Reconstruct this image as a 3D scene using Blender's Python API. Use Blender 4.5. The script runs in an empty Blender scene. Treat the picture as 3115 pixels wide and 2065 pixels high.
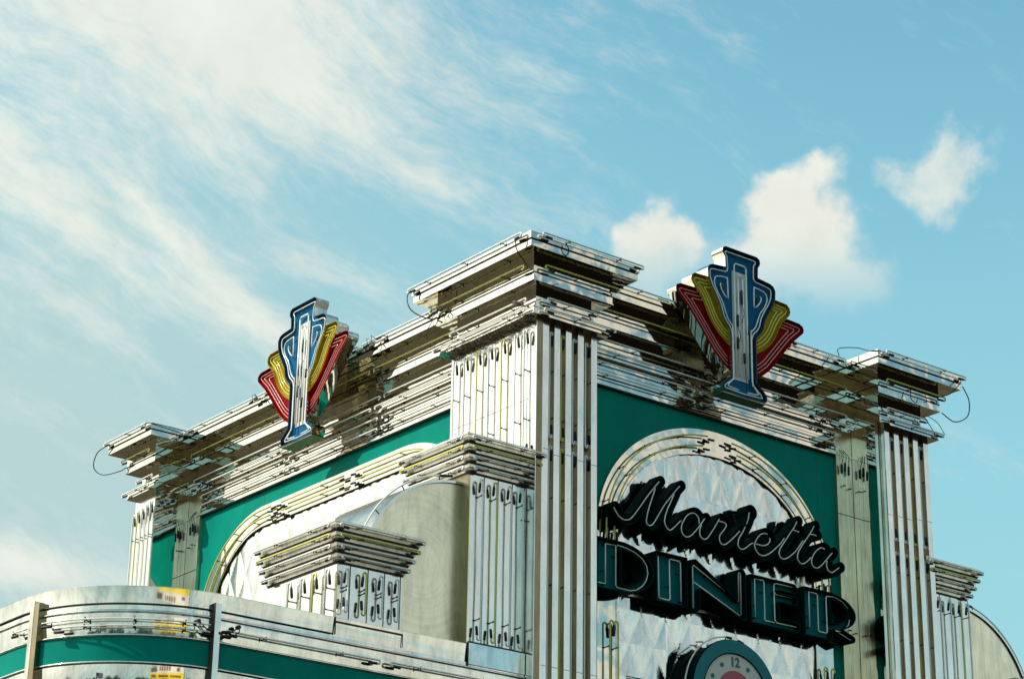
import bpy, math, random
import numpy as np
from mathutils import Vector, Matrix
from mathutils.geometry import tessellate_polygon
random.seed(7)
R = math.radians
S = bpy.context.scene
COL = S.collection

# ------------------------------------------------------------------ camera
cam = bpy.data.cameras.new("camera"); camo = bpy.data.objects.new("camera", cam); COL.objects.link(camo)
cam.sensor_width = 36.0; cam.lens = 77.67; cam.clip_start = 0.1; cam.clip_end = 5000
CAM = Vector((-11.343986, -14.306382, 1.6))
cr = Vector((0.784994, -0.619307, 0.015583)); cu = Vector((-0.239321, -0.279954, 0.929705)); cf = Vector((0.571410, 0.733542, 0.367975))
camo.matrix_world = Matrix(((cr.x, cu.x, -cf.x, CAM.x), (cr.y, cu.y, -cf.y, CAM.y), (cr.z, cu.z, -cf.z, CAM.z), (0, 0, 0, 1)))
S.camera = camo

# ------------------------------------------------------------------ light
SUN_AZ, SUN_EL = -62.0, 43.0          # azimuth from +Y towards +X
sd = Vector((math.sin(R(SUN_AZ)) * math.cos(R(SUN_EL)), math.cos(R(SUN_AZ)) * math.cos(R(SUN_EL)), math.sin(R(SUN_EL))))
sun = bpy.data.lights.new("sun", 'SUN'); sun.energy = 3.3; sun.angle = R(0.53); sun.color = (1.0, 0.93, 0.80)
suno = bpy.data.objects.new("sun", sun); COL.objects.link(suno)
suno.rotation_euler = sd.to_track_quat('Z', 'Y').to_euler(); suno.location = (-30, 20, 40)
S.view_settings.view_transform = 'Standard'; S.view_settings.look = 'None'
S.view_settings.exposure = 0.5; S.view_settings.gamma = 1.0
S.cycles.max_bounces = 10; S.cycles.glossy_bounces = 8; S.cycles.diffuse_bounces = 3

# ------------------------------------------------------------------ sky
W = bpy.data.worlds.new("World"); S.world = W; W.use_nodes = True
nt = W.node_tree; nt.nodes.clear(); NW = nt.nodes; LW = nt.links
def wn(t, **k):
    n = NW.new(t)
    for a, b in k.items(): setattr(n, a, b)
    return n
def wset(sock, v):
    if hasattr(v, 'is_output'): LW.new(v, sock)
    else: sock.default_value = v
def wm(op, a, b=0.0, c=None, clamp=False):
    n = wn('ShaderNodeMath', operation=op, use_clamp=clamp); wset(n.inputs[0], a); wset(n.inputs[1], b)
    if c is not None: wset(n.inputs[2], c)
    return n.outputs[0]
def wmix(f, a, b):
    n = wn('ShaderNodeMix', data_type='RGBA'); wset(n.inputs[0], f)
    for s, v in ((n.inputs[6], a), (n.inputs[7], b)):
        if isinstance(v, tuple): s.default_value = (*v, 1)
        else: LW.new(v, s)
    return n.outputs[2]
def sstep(x, lo, hi):
    n = wn('ShaderNodeMapRange', interpolation_type='SMOOTHSTEP'); wset(n.inputs[0], x)
    n.inputs[1].default_value = lo; n.inputs[2].default_value = hi
    return n.outputs[0]
def wnoise(vec, scale, detail, rough, dist=0.0):
    n = wn('ShaderNodeTexNoise'); LW.new(vec, n.inputs['Vector']); n.inputs['Scale'].default_value = scale
    n.inputs['Detail'].default_value = detail; n.inputs['Roughness'].default_value = rough; n.inputs['Distortion'].default_value = dist
    return n.outputs[0]
tc = wn('ShaderNodeTexCoord'); sep = wn('ShaderNodeSeparateXYZ'); LW.new(tc.outputs['Generated'], sep.inputs[0])
X_, Y_, Z_ = sep.outputs
AZ = wm('MULTIPLY', wm('ARCTAN2', X_, Y_), 57.29578)
EL = wm('MULTIPLY', wm('ARCSINE', Z_), 57.29578)
def rotuv(a0, e0, ang, sa=1.0, se=1.0):
    """sky coordinates in degrees about (a0,e0), turned by ang, divided by sa / se"""
    x = wm('SUBTRACT', AZ, a0); y = wm('SUBTRACT', EL, e0); c, s = math.cos(R(ang)), math.sin(R(ang))
    u = wm('DIVIDE', wm('ADD', wm('MULTIPLY', x, c), wm('MULTIPLY', y, s)), sa)
    v = wm('DIVIDE', wm('ADD', wm('MULTIPLY', x, -s), wm('MULTIPLY', y, c)), se)
    return u, v
def comb(u, v, w=0.0):
    n = wn('ShaderNodeCombineXYZ'); wset(n.inputs[0], u); wset(n.inputs[1], v); wset(n.inputs[2], w); return n.outputs[0]
def blob(a0, e0, sa, se, ang=0.0):
    u, v = rotuv(a0, e0, ang, sa, se)
    return wm('EXPONENT', wm('MULTIPLY', wm('ADD', wm('MULTIPLY', u, u), wm('MULTIPLY', v, v)), -1.0))
sky = wn('ShaderNodeTexSky', sky_type='NISHITA', sun_disc=False, sun_elevation=R(SUN_EL), sun_rotation=R(SUN_AZ))
sky.altitude = 100; sky.air_density = 1.0; sky.dust_density = 0.6; sky.ozone_density = 1.0
SKYTINT = (0.78, 1.25, 0.98); CLOUDCOL = (0.98, 1.0, 0.90)
tint = wn('ShaderNodeMix', data_type='RGBA', blend_type='MULTIPLY'); tint.inputs[0].default_value = 1.0
LW.new(sky.outputs[0], tint.inputs[6]); tint.inputs[7].default_value = (*SKYTINT, 1)
base = tint.outputs[2]
# cirrus: fibres that run down to the right, bent by a slow warp
dirv = comb(X_, Y_, Z_)
q1 = wm('SUBTRACT', wnoise(dirv, 7, 4, 0.55), 0.5); q2 = wm('SUBTRACT', wnoise(dirv, 9, 4, 0.55), 0.5)
AZ1, EL1 = AZ, EL
AZ = wm('MULTIPLY_ADD', q1, 4.0, AZ1); EL = wm('MULTIPLY_ADD', q2, 1.8, EL1)
cu1, cv1 = rotuv(30, 30, -27)
fib = wnoise(comb(wm('MULTIPLY', cu1, 0.13), wm('MULTIPLY', cv1, 0.55)), 1.0, 10, 0.58, 0.25)
fine = wnoise(comb(wm('MULTIPLY', cu1, 0.75), wm('MULTIPLY', cv1, 2.6), 3.0), 1.0, 9, 0.68, 0.3)
mott = wnoise(dirv, 60, 9, 0.72, 0.6)
cir = wm('MULTIPLY', blob(28.8, 29.2, 8.2, 3.1, -7), 0.98)
for q in ((36.0, 25.5, 2.2, 0.6, -30, .42), (25.6, 23.7, 4.2, .85, -26, .50), (29.2, 23.3, 3.6, .65, -33, .50), (26.6, 21.2, 3.0, .55, -28, .36), (33.1, 23.2, 3.2, .5, -16, .34), (23.6, 25.6, 2.2, .6, -35, .40),
          (24.6, 15.0, 3.6, .75, 0, .74), (38.6, 28.6, 1.8, .5, -28, .34), (31.5, 21.6, 2.6, .7, -35, .30), (34.5, 21.6, 3, .5, -12, .26)):
    cir = wm('ADD', cir, wm('MULTIPLY', blob(*q[:5]), q[5]))
AZ, EL = AZ1, EL1
# the broad veil round the sun and the light cloud over the rest of the sky
veil = wm('ADD', wm('MULTIPLY', blob(-45, 26, 50, 20, 0), 1.6), wm('MULTIPLY', blob(150, 4, 75, 8, 0), 0.8))
veil = wm('ADD', veil, wm('MULTIPLY', blob(140, 22, 45, 16, 0), 0.12))
veil = wm('ADD', veil, wm('MULTIPLY', blob(-48, 3, 50, 12, 0), 0.75))
veil = wm('ADD', veil, wm('MULTIPLY', blob(-150, 8, 60, 10, 0), 0.6))
den = wm('ADD', wm('ADD', cir, veil), wm('MULTIPLY', wm('SUBTRACT', fib, 0.5), 1.25))
den = wm('ADD', den, wm('MULTIPLY', wm('SUBTRACT', fine, 0.5), 0.80))
den = wm('ADD', den, wm('MULTIPLY', wm('SUBTRACT', mott, 0.5), 0.38))
back = wnoise(comb(wm('MULTIPLY', AZ, 0.34), wm('MULTIPLY', EL, 0.60), 2.0), 1.0, 6, 0.50, 0.6)
backm = wm('MULTIPLY', wm('MULTIPLY', sstep(back, 0.455, 0.575), 0.86), sstep(AZ, 85, 108))
c_mask = wm('MAXIMUM', wm('MULTIPLY', sstep(den, 0.10, 1.08), 0.90), backm)
# cumulus puffs
p3 = wn('ShaderNodeVectorMath', operation='SCALE'); LW.new(tc.outputs['Generated'], p3.inputs[0]); p3.inputs[3].default_value = 1.0
puffn = wnoise(p3.outputs[0], 26, 8, 0.60, 0.25)
puffb = wnoise(p3.outputs[0], 70, 8, 0.62, 0.1)
def maxi(*a):
    r = a[0]
    for b in a[1:]: r = wm('MAXIMUM', r, b)
    return r
w1 = wnoise(p3.outputs[0], 22, 5, 0.55); w2 = wnoise(p3.outputs[0], 27, 5, 0.55)
AZ0, EL0 = AZ, EL
AZ = wm('MULTIPLY_ADD', wm('SUBTRACT', w1, 0.5), 3.4, AZ0); EL = wm('MULTIPLY_ADD', wm('SUBTRACT', w2, 0.5), 3.0, EL0)
def summ(*a):
    r = a[0]
    for b in a[1:]: r = wm('ADD', r, b)
    return wm('MINIMUM', r, 1.25)
pf = summ(blob(41.3, 24.3, .7, .7), blob(42.5, 24.4, .7, .7), blob(41.8, 22.9, 1.4, 1.2), blob(46.5, 25.1, .85, .8), blob(45.5, 24.9, .8, .85),
          blob(44.7, 23.9, 1.0, .9), blob(45.9, 23.6, 1.4, 1.2), blob(47.0, 22.8, 1.5, .9))
pf = wm('ADD', pf, wm('MULTIPLY', wm('SUBTRACT', puffn, 0.5), 0.9))
pf = wm('ADD', pf, wm('MULTIPLY', wm('SUBTRACT', puffb, 0.5), 0.35))
puff = sstep(pf, 0.28, 1.15)
puff = wm('MULTIPLY', puff, sstep(EL0, 21.5, 24.6))
wf = summ(blob(48.9, 25.5, .85, .65), blob(50.0, 25.4, 1.0, .75), blob(50.0, 26.6, .55, .8), blob(51.0, 26.0, 1.1, .7), wm('MULTIPLY', blob(49.6, 24.6, .9, .6), .8))
wf = wm('ADD', wf, wm('MULTIPLY', wm('SUBTRACT', puffb, 0.5), 1.3))
wf = wm('ADD', wf, wm('MULTIPLY', wm('SUBTRACT', puffn, 0.5), 0.8))
AZ, EL = AZ0, EL0
wisp = wm('MULTIPLY', sstep(wf, 0.36, 1.60), 0.82)
mask = wm('MAXIMUM', wm('MAXIMUM', c_mask, puff), wisp)
lite = wm('MULTIPLY_ADD', blob(-58, 40, 45, 28), 12.0, 3.9)
lite = wm('MULTIPLY_ADD', blob(142, 22, 55, 30), 0.9, lite)
lite = wm('MULTIPLY', lite, wm('MULTIPLY_ADD', puffn, 0.30, 0.86))
cc = wn('ShaderNodeMix', data_type='RGBA', blend_type='MULTIPLY'); cc.inputs[0].default_value = 1.0
cw = wmix(sstep(AZ, 70, 110), CLOUDCOL, (1.0, .96, .83)); LW.new(cw, cc.inputs[6])
lc = comb(lite, lite, lite); LW.new(lc, cc.inputs[7])
haze = wm('MULTIPLY', wm('SUBTRACT', 1.0, sstep(EL, 4, 34)), 0.95)
haze = wm('ADD', haze, wm('MULTIPLY', blob(27, 20, 12, 14), 0.50), clamp=True)
bk = sstep(AZ, 80, 110)
haze = wm('MULTIPLY', haze, wm('MULTIPLY_ADD', bk, -0.75, 1.0))
dk = wn('ShaderNodeMix', data_type='RGBA', blend_type='MULTIPLY'); LW.new(bk, dk.inputs[0]); LW.new(base, dk.inputs[6]); dk.inputs[7].default_value = (0.42, 0.58, 0.70, 1); base = dk.outputs[2]
base2 = wmix(haze, base, (1.62, 2.93, 3.14))
base2 = wmix(wm('MULTIPLY', blob(25, 17, 9, 9), 0.6), base2, (2.7, 3.3, 3.2))
base3 = wmix(wm('MULTIPLY', sstep(AZ, 75, 115), 0.15), base2, (3.1, 2.95, 2.45))
final = wmix(mask, base3, cc.outputs[2])
bg = wn('ShaderNodeBackground'); LW.new(final, bg.inputs[0]); bg.inputs[1].default_value = 0.15
wo = wn('ShaderNodeOutputWorld'); LW.new(bg.outputs[0], wo.inputs[0])

# ------------------------------------------------------------------ materials
def mat(name, color, rough=0.5, metal=0.0, coat=0.0, spec=0.5):
    m = bpy.data.materials.new(name); m.use_nodes = True; b = m.node_tree.nodes['Principled BSDF']
    b.inputs['Base Color'].default_value = (*color, 1); b.inputs['Roughness'].default_value = rough
    b.inputs['Metallic'].default_value = metal; b.inputs['Coat Weight'].default_value = coat
    b.inputs['Specular IOR Level'].default_value = spec
    return m
def nd(m, t, **k):
    n = m.node_tree.nodes.new(t)
    for a, b in k.items(): setattr(n, a, b)
    return n
def lk(m, a, b): m.node_tree.links.new(a, b)
def noise(m, scale, detail=5, rough=0.6, stretch=None):
    n = nd(m, 'ShaderNodeTexNoise'); n.inputs['Scale'].default_value = scale; n.inputs['Detail'].default_value = detail; n.inputs['Roughness'].default_value = rough
    t = nd(m, 'ShaderNodeNewGeometry'); v = t.outputs['Position']
    if stretch:
        mp = nd(m, 'ShaderNodeMapping'); mp.inputs['Scale'].default_value = stretch; lk(m, v, mp.inputs[0]); v = mp.outputs[0]
    lk(m, v, n.inputs['Vector']); return n.outputs[0]
def ramp(m, fac, stops):
    r = nd(m, 'ShaderNodeValToRGB'); e = r.color_ramp.elements
    while len(e) < len(stops): e.new(0.5)
    for i, (p, c) in enumerate(stops): e[i].position = p; e[i].color = (*c, 1)
    lk(m, fac, r.inputs[0]); return r.outputs[0]
def maprange(m, fac, a, b, c, d):
    n = nd(m, 'ShaderNodeMapRange'); lk(m, fac, n.inputs[0])
    for i, v in enumerate((a, b, c, d)): n.inputs[i + 1].default_value = v
    return n.outputs[0]
def bump(m, h, strength, dist):
    n = nd(m, 'ShaderNodeBump'); n.inputs['Strength'].default_value = strength; n.inputs['Distance'].default_value = dist
    lk(m, h, n.inputs['Height']); lk(m, n.outputs[0], m.node_tree.nodes['Principled BSDF'].inputs['Normal'])

def steel(name, col=(0.83, 0.80, 0.72), r0=0.05, r1=0.16, wave=0.010, dirt=0.0, wscale=1.3):
    m = mat(name, col, 0.1, 1.0); b = m.node_tree.nodes['Principled BSDF']
    n1 = noise(m, 2.3, 6, 0.65)
    lk(m, maprange(m, n1, 0.3, 0.75, r0, r1), b.inputs['Roughness'])
    n2 = noise(m, 7.0, 7, 0.7, (1, 1, 0.35))
    dark = tuple(c * (0.80 - 0.4 * dirt) for c in col)
    c1 = ramp(m, n2, [(0.30, dark), (0.58, col), (1.0, col)])
    if dirt:
        n3 = noise(m, 5.0, 6, 0.7, (3.2, 3.2, 0.22))
        f = maprange(m, n3, 0.56, 0.78, 0, dirt)
        mx = nd(m, 'ShaderNodeMix', data_type='RGBA'); lk(m, f, mx.inputs[0]); lk(m, c1, mx.inputs[6]); mx.inputs[7].default_value = (0.20, 0.13, 0.06, 1)
        c1 = mx.outputs[2]
    lk(m, c1, b.inputs['Base Color'])
    bump(m, noise(m, wscale, 3, 0.45), 1.0, wave)
    return m
M_ST = steel('polished_steel', (0.74, 0.70, 0.60), 0.015, 0.07, 0.012)
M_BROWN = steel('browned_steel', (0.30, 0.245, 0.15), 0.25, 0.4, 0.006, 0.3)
M_FIN = steel('column_steel', (0.82, 0.79, 0.72), 0.10, 0.22, 0.008)
M_DULL = steel('weathered_steel', (0.66, 0.62, 0.52), 0.20, 0.34, 0.012, 0.55)
M_SATIN = steel('satin_steel', (0.86, 0.74, 0.54), 0.30, 0.42, 0.006, 0.35)
M_VAULT = steel('brushed_disc_steel', (0.94, 0.83, 0.62), 0.26, 0.40, 0.006, 0.25)
_g = nd(M_VAULT, 'ShaderNodeNewGeometry'); _s = nd(M_VAULT, 'ShaderNodeSeparateXYZ'); lk(M_VAULT, _g.outputs['Position'], _s.inputs[0])
_v = nd(M_VAULT, 'ShaderNodeCombineXYZ'); lk(M_VAULT, _s.outputs[0], _v.inputs[0]); lk(M_VAULT, _s.outputs[2], _v.inputs[1])
_d = nd(M_VAULT, 'ShaderNodeVectorMath', operation='DISTANCE'); lk(M_VAULT, _v.outputs[0], _d.inputs[0]); _d.inputs[1].default_value = (-0.75, 6.75, 0)
_n = nd(M_VAULT, 'ShaderNodeTexNoise', noise_dimensions='1D'); lk(M_VAULT, _d.outputs['Value'], _n.inputs['W']); _n.inputs['Scale'].default_value = 26; _n.inputs['Detail'].default_value = 6
_b = M_VAULT.node_tree.nodes['Principled BSDF']; _old = _b.inputs['Base Color'].links[0].from_socket
_m = nd(M_VAULT, 'ShaderNodeMix', data_type='RGBA', blend_type='MULTIPLY'); _m.inputs[0].default_value = 1; lk(M_VAULT, _old, _m.inputs[6])
lk(M_VAULT, ramp(M_VAULT, _n.outputs[0], [(0.35, (0.91, 0.91, 0.91)), (0.62, (1, 1, 1))]), _m.inputs[7]); lk(M_VAULT, _m.outputs[2], _b.inputs['Base Color'])
M_QUILT = steel('quilted_steel', (0.76, 0.75, 0.70), 0.06, 0.15, 0.0016, 0.2, 5.0)
M_BAND = steel('rolled_band_steel', (0.80, 0.78, 0.70), 0.02, 0.09, 0.003, 0.5)

def enamel(name, col, rough=0.35, coat=0.4):
    m = mat(name, col, rough, 0.0, coat, 0.03); b = m.node_tree.nodes['Principled BSDF']; b.inputs['Coat Roughness'].default_value = 0.15
    n = noise(m, 3.0, 6, 0.7, (1, 1, 0.5)); lk(m, ramp(m, n, [(0.25, tuple(c * 0.82 for c in col)), (0.7, tuple(min(1, c * 1.12) for c in col))]), b.inputs['Base Color'])
    return m
M_TEAL = enamel('teal_enamel', (0.001, 0.215, 0.165), 0.55, 0.0)
M_TEAL_SIGN = enamel('dark_teal_enamel', (0.001, 0.115, 0.118), 0.5, 0.0)
M_CAN = enamel('dark_green_can', (0.001, 0.014, 0.011), 0.6, 0.0)
M_BLUE = enamel('blue_enamel', (0.008, 0.110, 0.235), 0.5, 0.0)
M_YEL = enamel('yellow_enamel', (0.36, 0.25, 0.008), 0.5, 0.0)
M_RED = enamel('red_enamel', (0.24, 0.004, 0.004), 0.5, 0.0)
M_WPANEL = enamel('white_panel', (0.62, 0.60, 0.56), 0.4, 0.2)
M_CRIM = enamel('crest_rim', (0.02, 0.05, 0.085), 0.3, 0.3)
M_TUBE = mat('white_glass', (0.86, 0.84, 0.76), 0.15, 0, 0.6)
M_TUBEY = mat('yellow_glass', (0.66, 0.62, 0.09), 0.15, 0, 0.6)
M_TUBER = mat('pink_glass', (0.66, 0.24, 0.22), 0.15, 0, 0.6)
M_TUBEDR = mat('red_glass', (0.50, 0.12, 0.10), 0.15, 0, 0.6)
M_BOOT = mat('black_rubber', (0.012, 0.010, 0.008), 0.6)
M_WIRE = mat('black_wire', (0.012, 0.014, 0.014), 0.5)
M_CORE = mat('dark_sheeting', (0.05, 0.05, 0.045), 0.7)
M_SEAL = mat('dark_seam', (0.03, 0.025, 0.015), 0.6)
M_DIAL = mat('dial_white', (0.55, 0.54, 0.47), 0.5)
M_DIALRED = mat('dial_red', (0.42, 0.06, 0.09), 0.5)
M_DIALTEAL = enamel('dial_teal', (0.004, 0.17, 0.18), 0.4, 0.2)
M_DIALINK = mat('dial_numeral', (0.03, 0.11, 0.075), 0.5)
M_RUST = mat('rusty_steel', (0.25, 0.12, 0.05), 0.7, 0.3)
M_BRASS = steel("yellowed_edge", (0.55, 0.46, 0.12), 0.15, 0.3)
M_NEST1 = mat("straw", (0.16, 0.12, 0.05), 0.9)
M_NEST2 = mat("dark_straw", (0.05, 0.035, 0.015), 0.9)

# ------------------------------------------------------------------ mesh helpers
class MB:
    def __init__(s): s.v = []; s.f = []; s.m = []; s.sm = []; s.mats = []
    def mi(s, m):
        if m not in s.mats: s.mats.append(m)
        return s.mats.index(m)
    def add(s, vs, fs, m, smooth=False):
        o = len(s.v); s.v += [tuple(float(c) for c in v) for v in vs]; k = s.mi(m)
        for f in fs: s.f.append(tuple(i + o for i in f)); s.m.append(k); s.sm.append(smooth)
        return s
    def box(s, x0, x1, y0, y1, z0, z1, m):
        x0, x1 = sorted((x0, x1)); y0, y1 = sorted((y0, y1)); z0, z1 = sorted((z0, z1))
        v = [(x, y, z) for z in (z0, z1) for y in (y0, y1) for x in (x0, x1)]
        return s.add(v, [(0, 2, 3, 1), (4, 5, 7, 6), (0, 1, 5, 4), (2, 6, 7, 3), (0, 4, 6, 2), (1, 3, 7, 5)], m)
    def prism(s, poly, z0, z1, m):
        if sum(poly[i][0] * poly[(i + 1) % len(poly)][1] - poly[(i + 1) % len(poly)][0] * poly[i][1] for i in range(len(poly))) < 0: poly = poly[::-1]
        n = len(poly); t = tessellate_polygon([[Vector((a, b, 0)) for a, b in poly]])
        v = [(a, b, z0) for a, b in poly] + [(a, b, z1) for a, b in poly]
        fs = []
        for a, b, c in t:
            ar = (poly[b][0] - poly[a][0]) * (poly[c][1] - poly[a][1]) - (poly[c][0] - poly[a][0]) * (poly[b][1] - poly[a][1])
            if ar < 0: a, b = b, a
            fs += [(a, c, b), (a + n, b + n, c + n)]
        fs += [(i, (i + 1) % n, (i + 1) % n + n, i + n) for i in range(n)]
        return s.add(v, fs, m)
    def frustum(s, lo, hi, z0, z1, m):
        n = len(lo); v = [(a, b, z0) for a, b in lo] + [(a, b, z1) for a, b in hi]
        return s.add(v, [tuple(reversed(range(n))), tuple(range(n, 2 * n))] + [(i, (i + 1) % n, (i + 1) % n + n, i + n) for i in range(n)], m)
    def tube(s, pts, r, m, n=8, closed=False, r_list=None):
        P = [Vector(p) for p in pts]; N = len(P); vs = []; fs = []
        up = None
        for i in range(N):
            a = P[(i - 1) % N] if (closed or i > 0) else P[i]; b = P[(i + 1) % N] if (closed or i < N - 1) else P[i]
            t = (b - a)
            if t.length < 1e-9: t = Vector((0, 0, 1))
            t.normalize()
            if up is None:
                up = Vector((0, 0, 1)) if abs(t.z) < 0.9 else Vector((1, 0, 0))
            up = (up - t * up.dot(t))
            if up.length < 1e-6: up = t.orthogonal()
            up.normalize(); sd_ = t.cross(up); rr = r_list[i] if r_list else r
            for k in range(n):
                an = 2 * math.pi * k / n; vs.append(P[i] + (up * math.cos(an) + sd_ * math.sin(an)) * rr)
        for i in range(N if closed else N - 1):
            j = (i + 1) % N
            for k in range(n): fs.append((i * n + k, j * n + k, j * n + (k + 1) % n, i * n + (k + 1) % n))
        if not closed: fs += [tuple(range(n)), tuple(reversed(range((N - 1) * n, N * n)))]
        return s.add(vs, fs, m, True)
    def lathe(s, prof, c, m, n=48, axis='y'):
        """prof: (radius, offset along axis)"""
        vs = []; fs = []
        for r_, o in prof:
            for k in range(n):
                a = 2 * math.pi * k / n; vs.append((c[0] + r_ * math.cos(a), c[1] + o, c[2] + r_ * math.sin(a)))
        for i in range(len(prof) - 1):
            for k in range(n): fs.append((i * n + k, i * n + (k + 1) % n, (i + 1) * n + (k + 1) % n, (i + 1) * n + k))
        return s.add(vs, fs, m, False)
    def build(s, name, parent=None, loc=None):
        me = bpy.data.meshes.new(name); org = Vector((0, 0, 0))
        if parent is not None:
            p = parent
            while p is not None: org += p.location; p = p.parent
        elif loc is not None: org = Vector(loc)
        me.from_pydata([(a - org.x, b - org.y, c - org.z) for a, b, c in s.v], [], s.f)
        for m in s.mats: me.materials.append(m)
        me.polygons.foreach_set('material_index', s.m); me.polygons.foreach_set('use_smooth', s.sm); me.update()
        o = bpy.data.objects.new(name, me); COL.objects.link(o)
        if parent is not None: o.parent = parent
        else: o.location = org
        return o
def thing(name, label, cat, loc=(0, 0, 0), rz=0.0, group=None):
    o = bpy.data.objects.new(name, None); COL.objects.link(o); o.location = loc; o.rotation_euler = (0, 0, rz); tag(o, label, cat, group); return o
def tag(o, label=None, cat=None, group=None, kind=None):
    for k, v in (('label', label), ('category', cat), ('group', group), ('kind', kind)):
        if v: o[k] = v
    return o
def copy_tree(o, parent=None):
    c = o.copy(); COL.objects.link(c); c.parent = parent
    for ch in [x for x in bpy.data.objects if x.parent == o]: copy_tree(ch, c)
    return c

def F(face, plane, u, out, z):
    """point on a wall: face R looks to -Y (plane is its y), face L looks to -X (plane is its x)"""
    return (u, plane - out, z) if face == 'R' else (plane - out, u, z)
def fbox(mb, face, plane, u0, u1, o0, o1, z0, z1, m):
    a = F(face, plane, u0, o0, z0); b = F(face, plane, u1, o1, z1); mb.box(a[0], b[0], a[1], b[1], a[2], b[2], m)
TR = 0.0088
def clip(mb, face, plane, u, z, so, vertical):
    """small dark stand-off that holds a tube away from the wall"""
    mb.tube([F(face, plane, u, 0, z), F(face, plane, u, so + 0.004, z)], 0.0055, M_BOOT, 6)
    d = 0.016
    if vertical: mb.tube([F(face, plane, u - d, so - 0.006, z), F(face, plane, u + d, so - 0.006, z)], 0.006, M_BOOT, 5)
    else: mb.tube([F(face, plane, u, so - 0.006, z - d), F(face, plane, u, so - 0.006, z + d)], 0.006, M_BOOT, 5)
def boot(mb, p0, p1):
    P0, P1 = Vector(p0), Vector(p1); d = P1 - P0
    mb.tube([P0, P0 + d * .08, P0 + d * .92, P1], .011, M_BOOT, 8, r_list=[.006, .0125, .0125, .006])
def arc_turn(face, plane, uc, zc, r_, a0, a1, out, n=6):
    return [F(face, plane, uc + r_ * math.cos(R(a0 + (a1 - a0) * i / n)), out, zc + r_ * math.sin(R(a0 + (a1 - a0) * i / n))) for i in range(n + 1)]
def tube_h(parent, face, plane, u0, u1, z, m, so=0.045, ends=(1, 1), nclip=None, blen=0.085, drop=0.034, wires=True):
    """horizontal neon tube with hairpin ends turning down into black boots"""
    mb = MB(); r_ = drop / 2; lo, hi = min(u0, u1), max(u0, u1); pts = []
    if ends[0]: pts += [F(face, plane, lo + r_ + .012, so, z - drop)] + arc_turn(face, plane, lo + r_, z - r_, r_, 270, 90, so)
    else: pts += [F(face, plane, lo, so, z)]
    if ends[1]: pts += arc_turn(face, plane, hi - r_, z - r_, r_, 90, -90, so) + [F(face, plane, hi - r_ - .012, so, z - drop)]
    else: pts += [F(face, plane, hi, so, z)]
    mb.tube(pts, TR, m, 8)
    if ends[0]: boot(mb, F(face, plane, lo + r_ + .012, so, z - drop), F(face, plane, lo + r_ + .012 + blen, so - .01, z - drop))
    if ends[1]: boot(mb, F(face, plane, hi - r_ - .012, so, z - drop), F(face, plane, hi - r_ - .012 - blen, so - .01, z - drop))
    k = nclip if nclip is not None else max(1, int((hi - lo) / 0.55))
    for i in range(k): clip(mb, face, plane, lo + (hi - lo) * (i + .5) / k + random.uniform(-.03, .03), z, so, False)
    return mb.build('neon_tube', parent)
def tube_v(parent, face, plane, u, z0, z1, m, so=0.05, ends=(1, 1), side=1, zclips=None, blen=0.10, hp=0.045):
    mb = MB(); r_ = hp / 2; pts = []; s_ = side
    if ends[0]: pts += [F(face, plane, u + s_ * hp, so, z0 + r_ + .02)] + arc_turn(face, plane, u + s_ * r_, z0 + r_, r_, (0 if s_ > 0 else 180), (-180 if s_ > 0 else 360), so)
    else: pts += [F(face, plane, u, so, z0)]
    if ends[1]: pts += arc_turn(face, plane, u + s_ * r_, z1 - r_, r_, (180 if s_ > 0 else 0), (0 if s_ > 0 else 180), so) + [F(face, plane, u + s_ * hp, so, z1 - r_ - .02)]
    else: pts += [F(face, plane, u, so, z1)]
    # gentle hand-bent wander
    q = []
    for a, b in zip(pts[:-1], pts[1:]):
        q.append(a)
        if abs(a[2] - b[2]) > 0.4:
            n = 6
            for i in range(1, n):
                t = i / n; w = random.uniform(-.0025, .0025)
                q.append((a[0] + (b[0] - a[0]) * t + w, a[1] + (b[1] - a[1]) * t + w * .5, a[2] + (b[2] - a[2]) * t))
    q.append(pts[-1]); mb.tube(q, TR, m, 8)
    if ends[0]: boot(mb, F(face, plane, u + s_ * hp, so, z0 + r_ + .02), F(face, plane, u + s_ * hp, so - .012, z0 + r_ + .02 + blen))
    if ends[1]: boot(mb, F(face, plane, u + s_ * hp, so, z1 - r_ - .02), F(face, plane, u + s_ * hp, so - .012, z1 - r_ - .02 - blen))
    for zc in (zclips if zclips is not None else [z0 + (z1 - z0) * t for t in (.2, .5, .8)]): clip(mb, face, plane, u, zc, so, True)
    return mb.build('neon_tube', parent)
def wire(parent, pts, r_=0.004, name='wire'):
    """loose cable through control points (Catmull-Rom)"""
    P = [Vector(p) for p in pts]; P = [P[0] * 2 - P[1]] + P + [P[-1] * 2 - P[-2]]; q = []
    for i in range(1, len(P) - 2):
        for k in range(8):
            t = k / 8; a, b, c, d = P[i - 1:i + 3]
            q.append(0.5 * ((2 * b) + (c - a) * t + (2 * a - 5 * b + 4 * c - d) * t * t + (3 * b - a - 3 * c + d) * t ** 3))
    q.append(P[-2]); mb = MB(); mb.tube(q, r_, M_WIRE, 6)
    return mb.build(name, parent)

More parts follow.
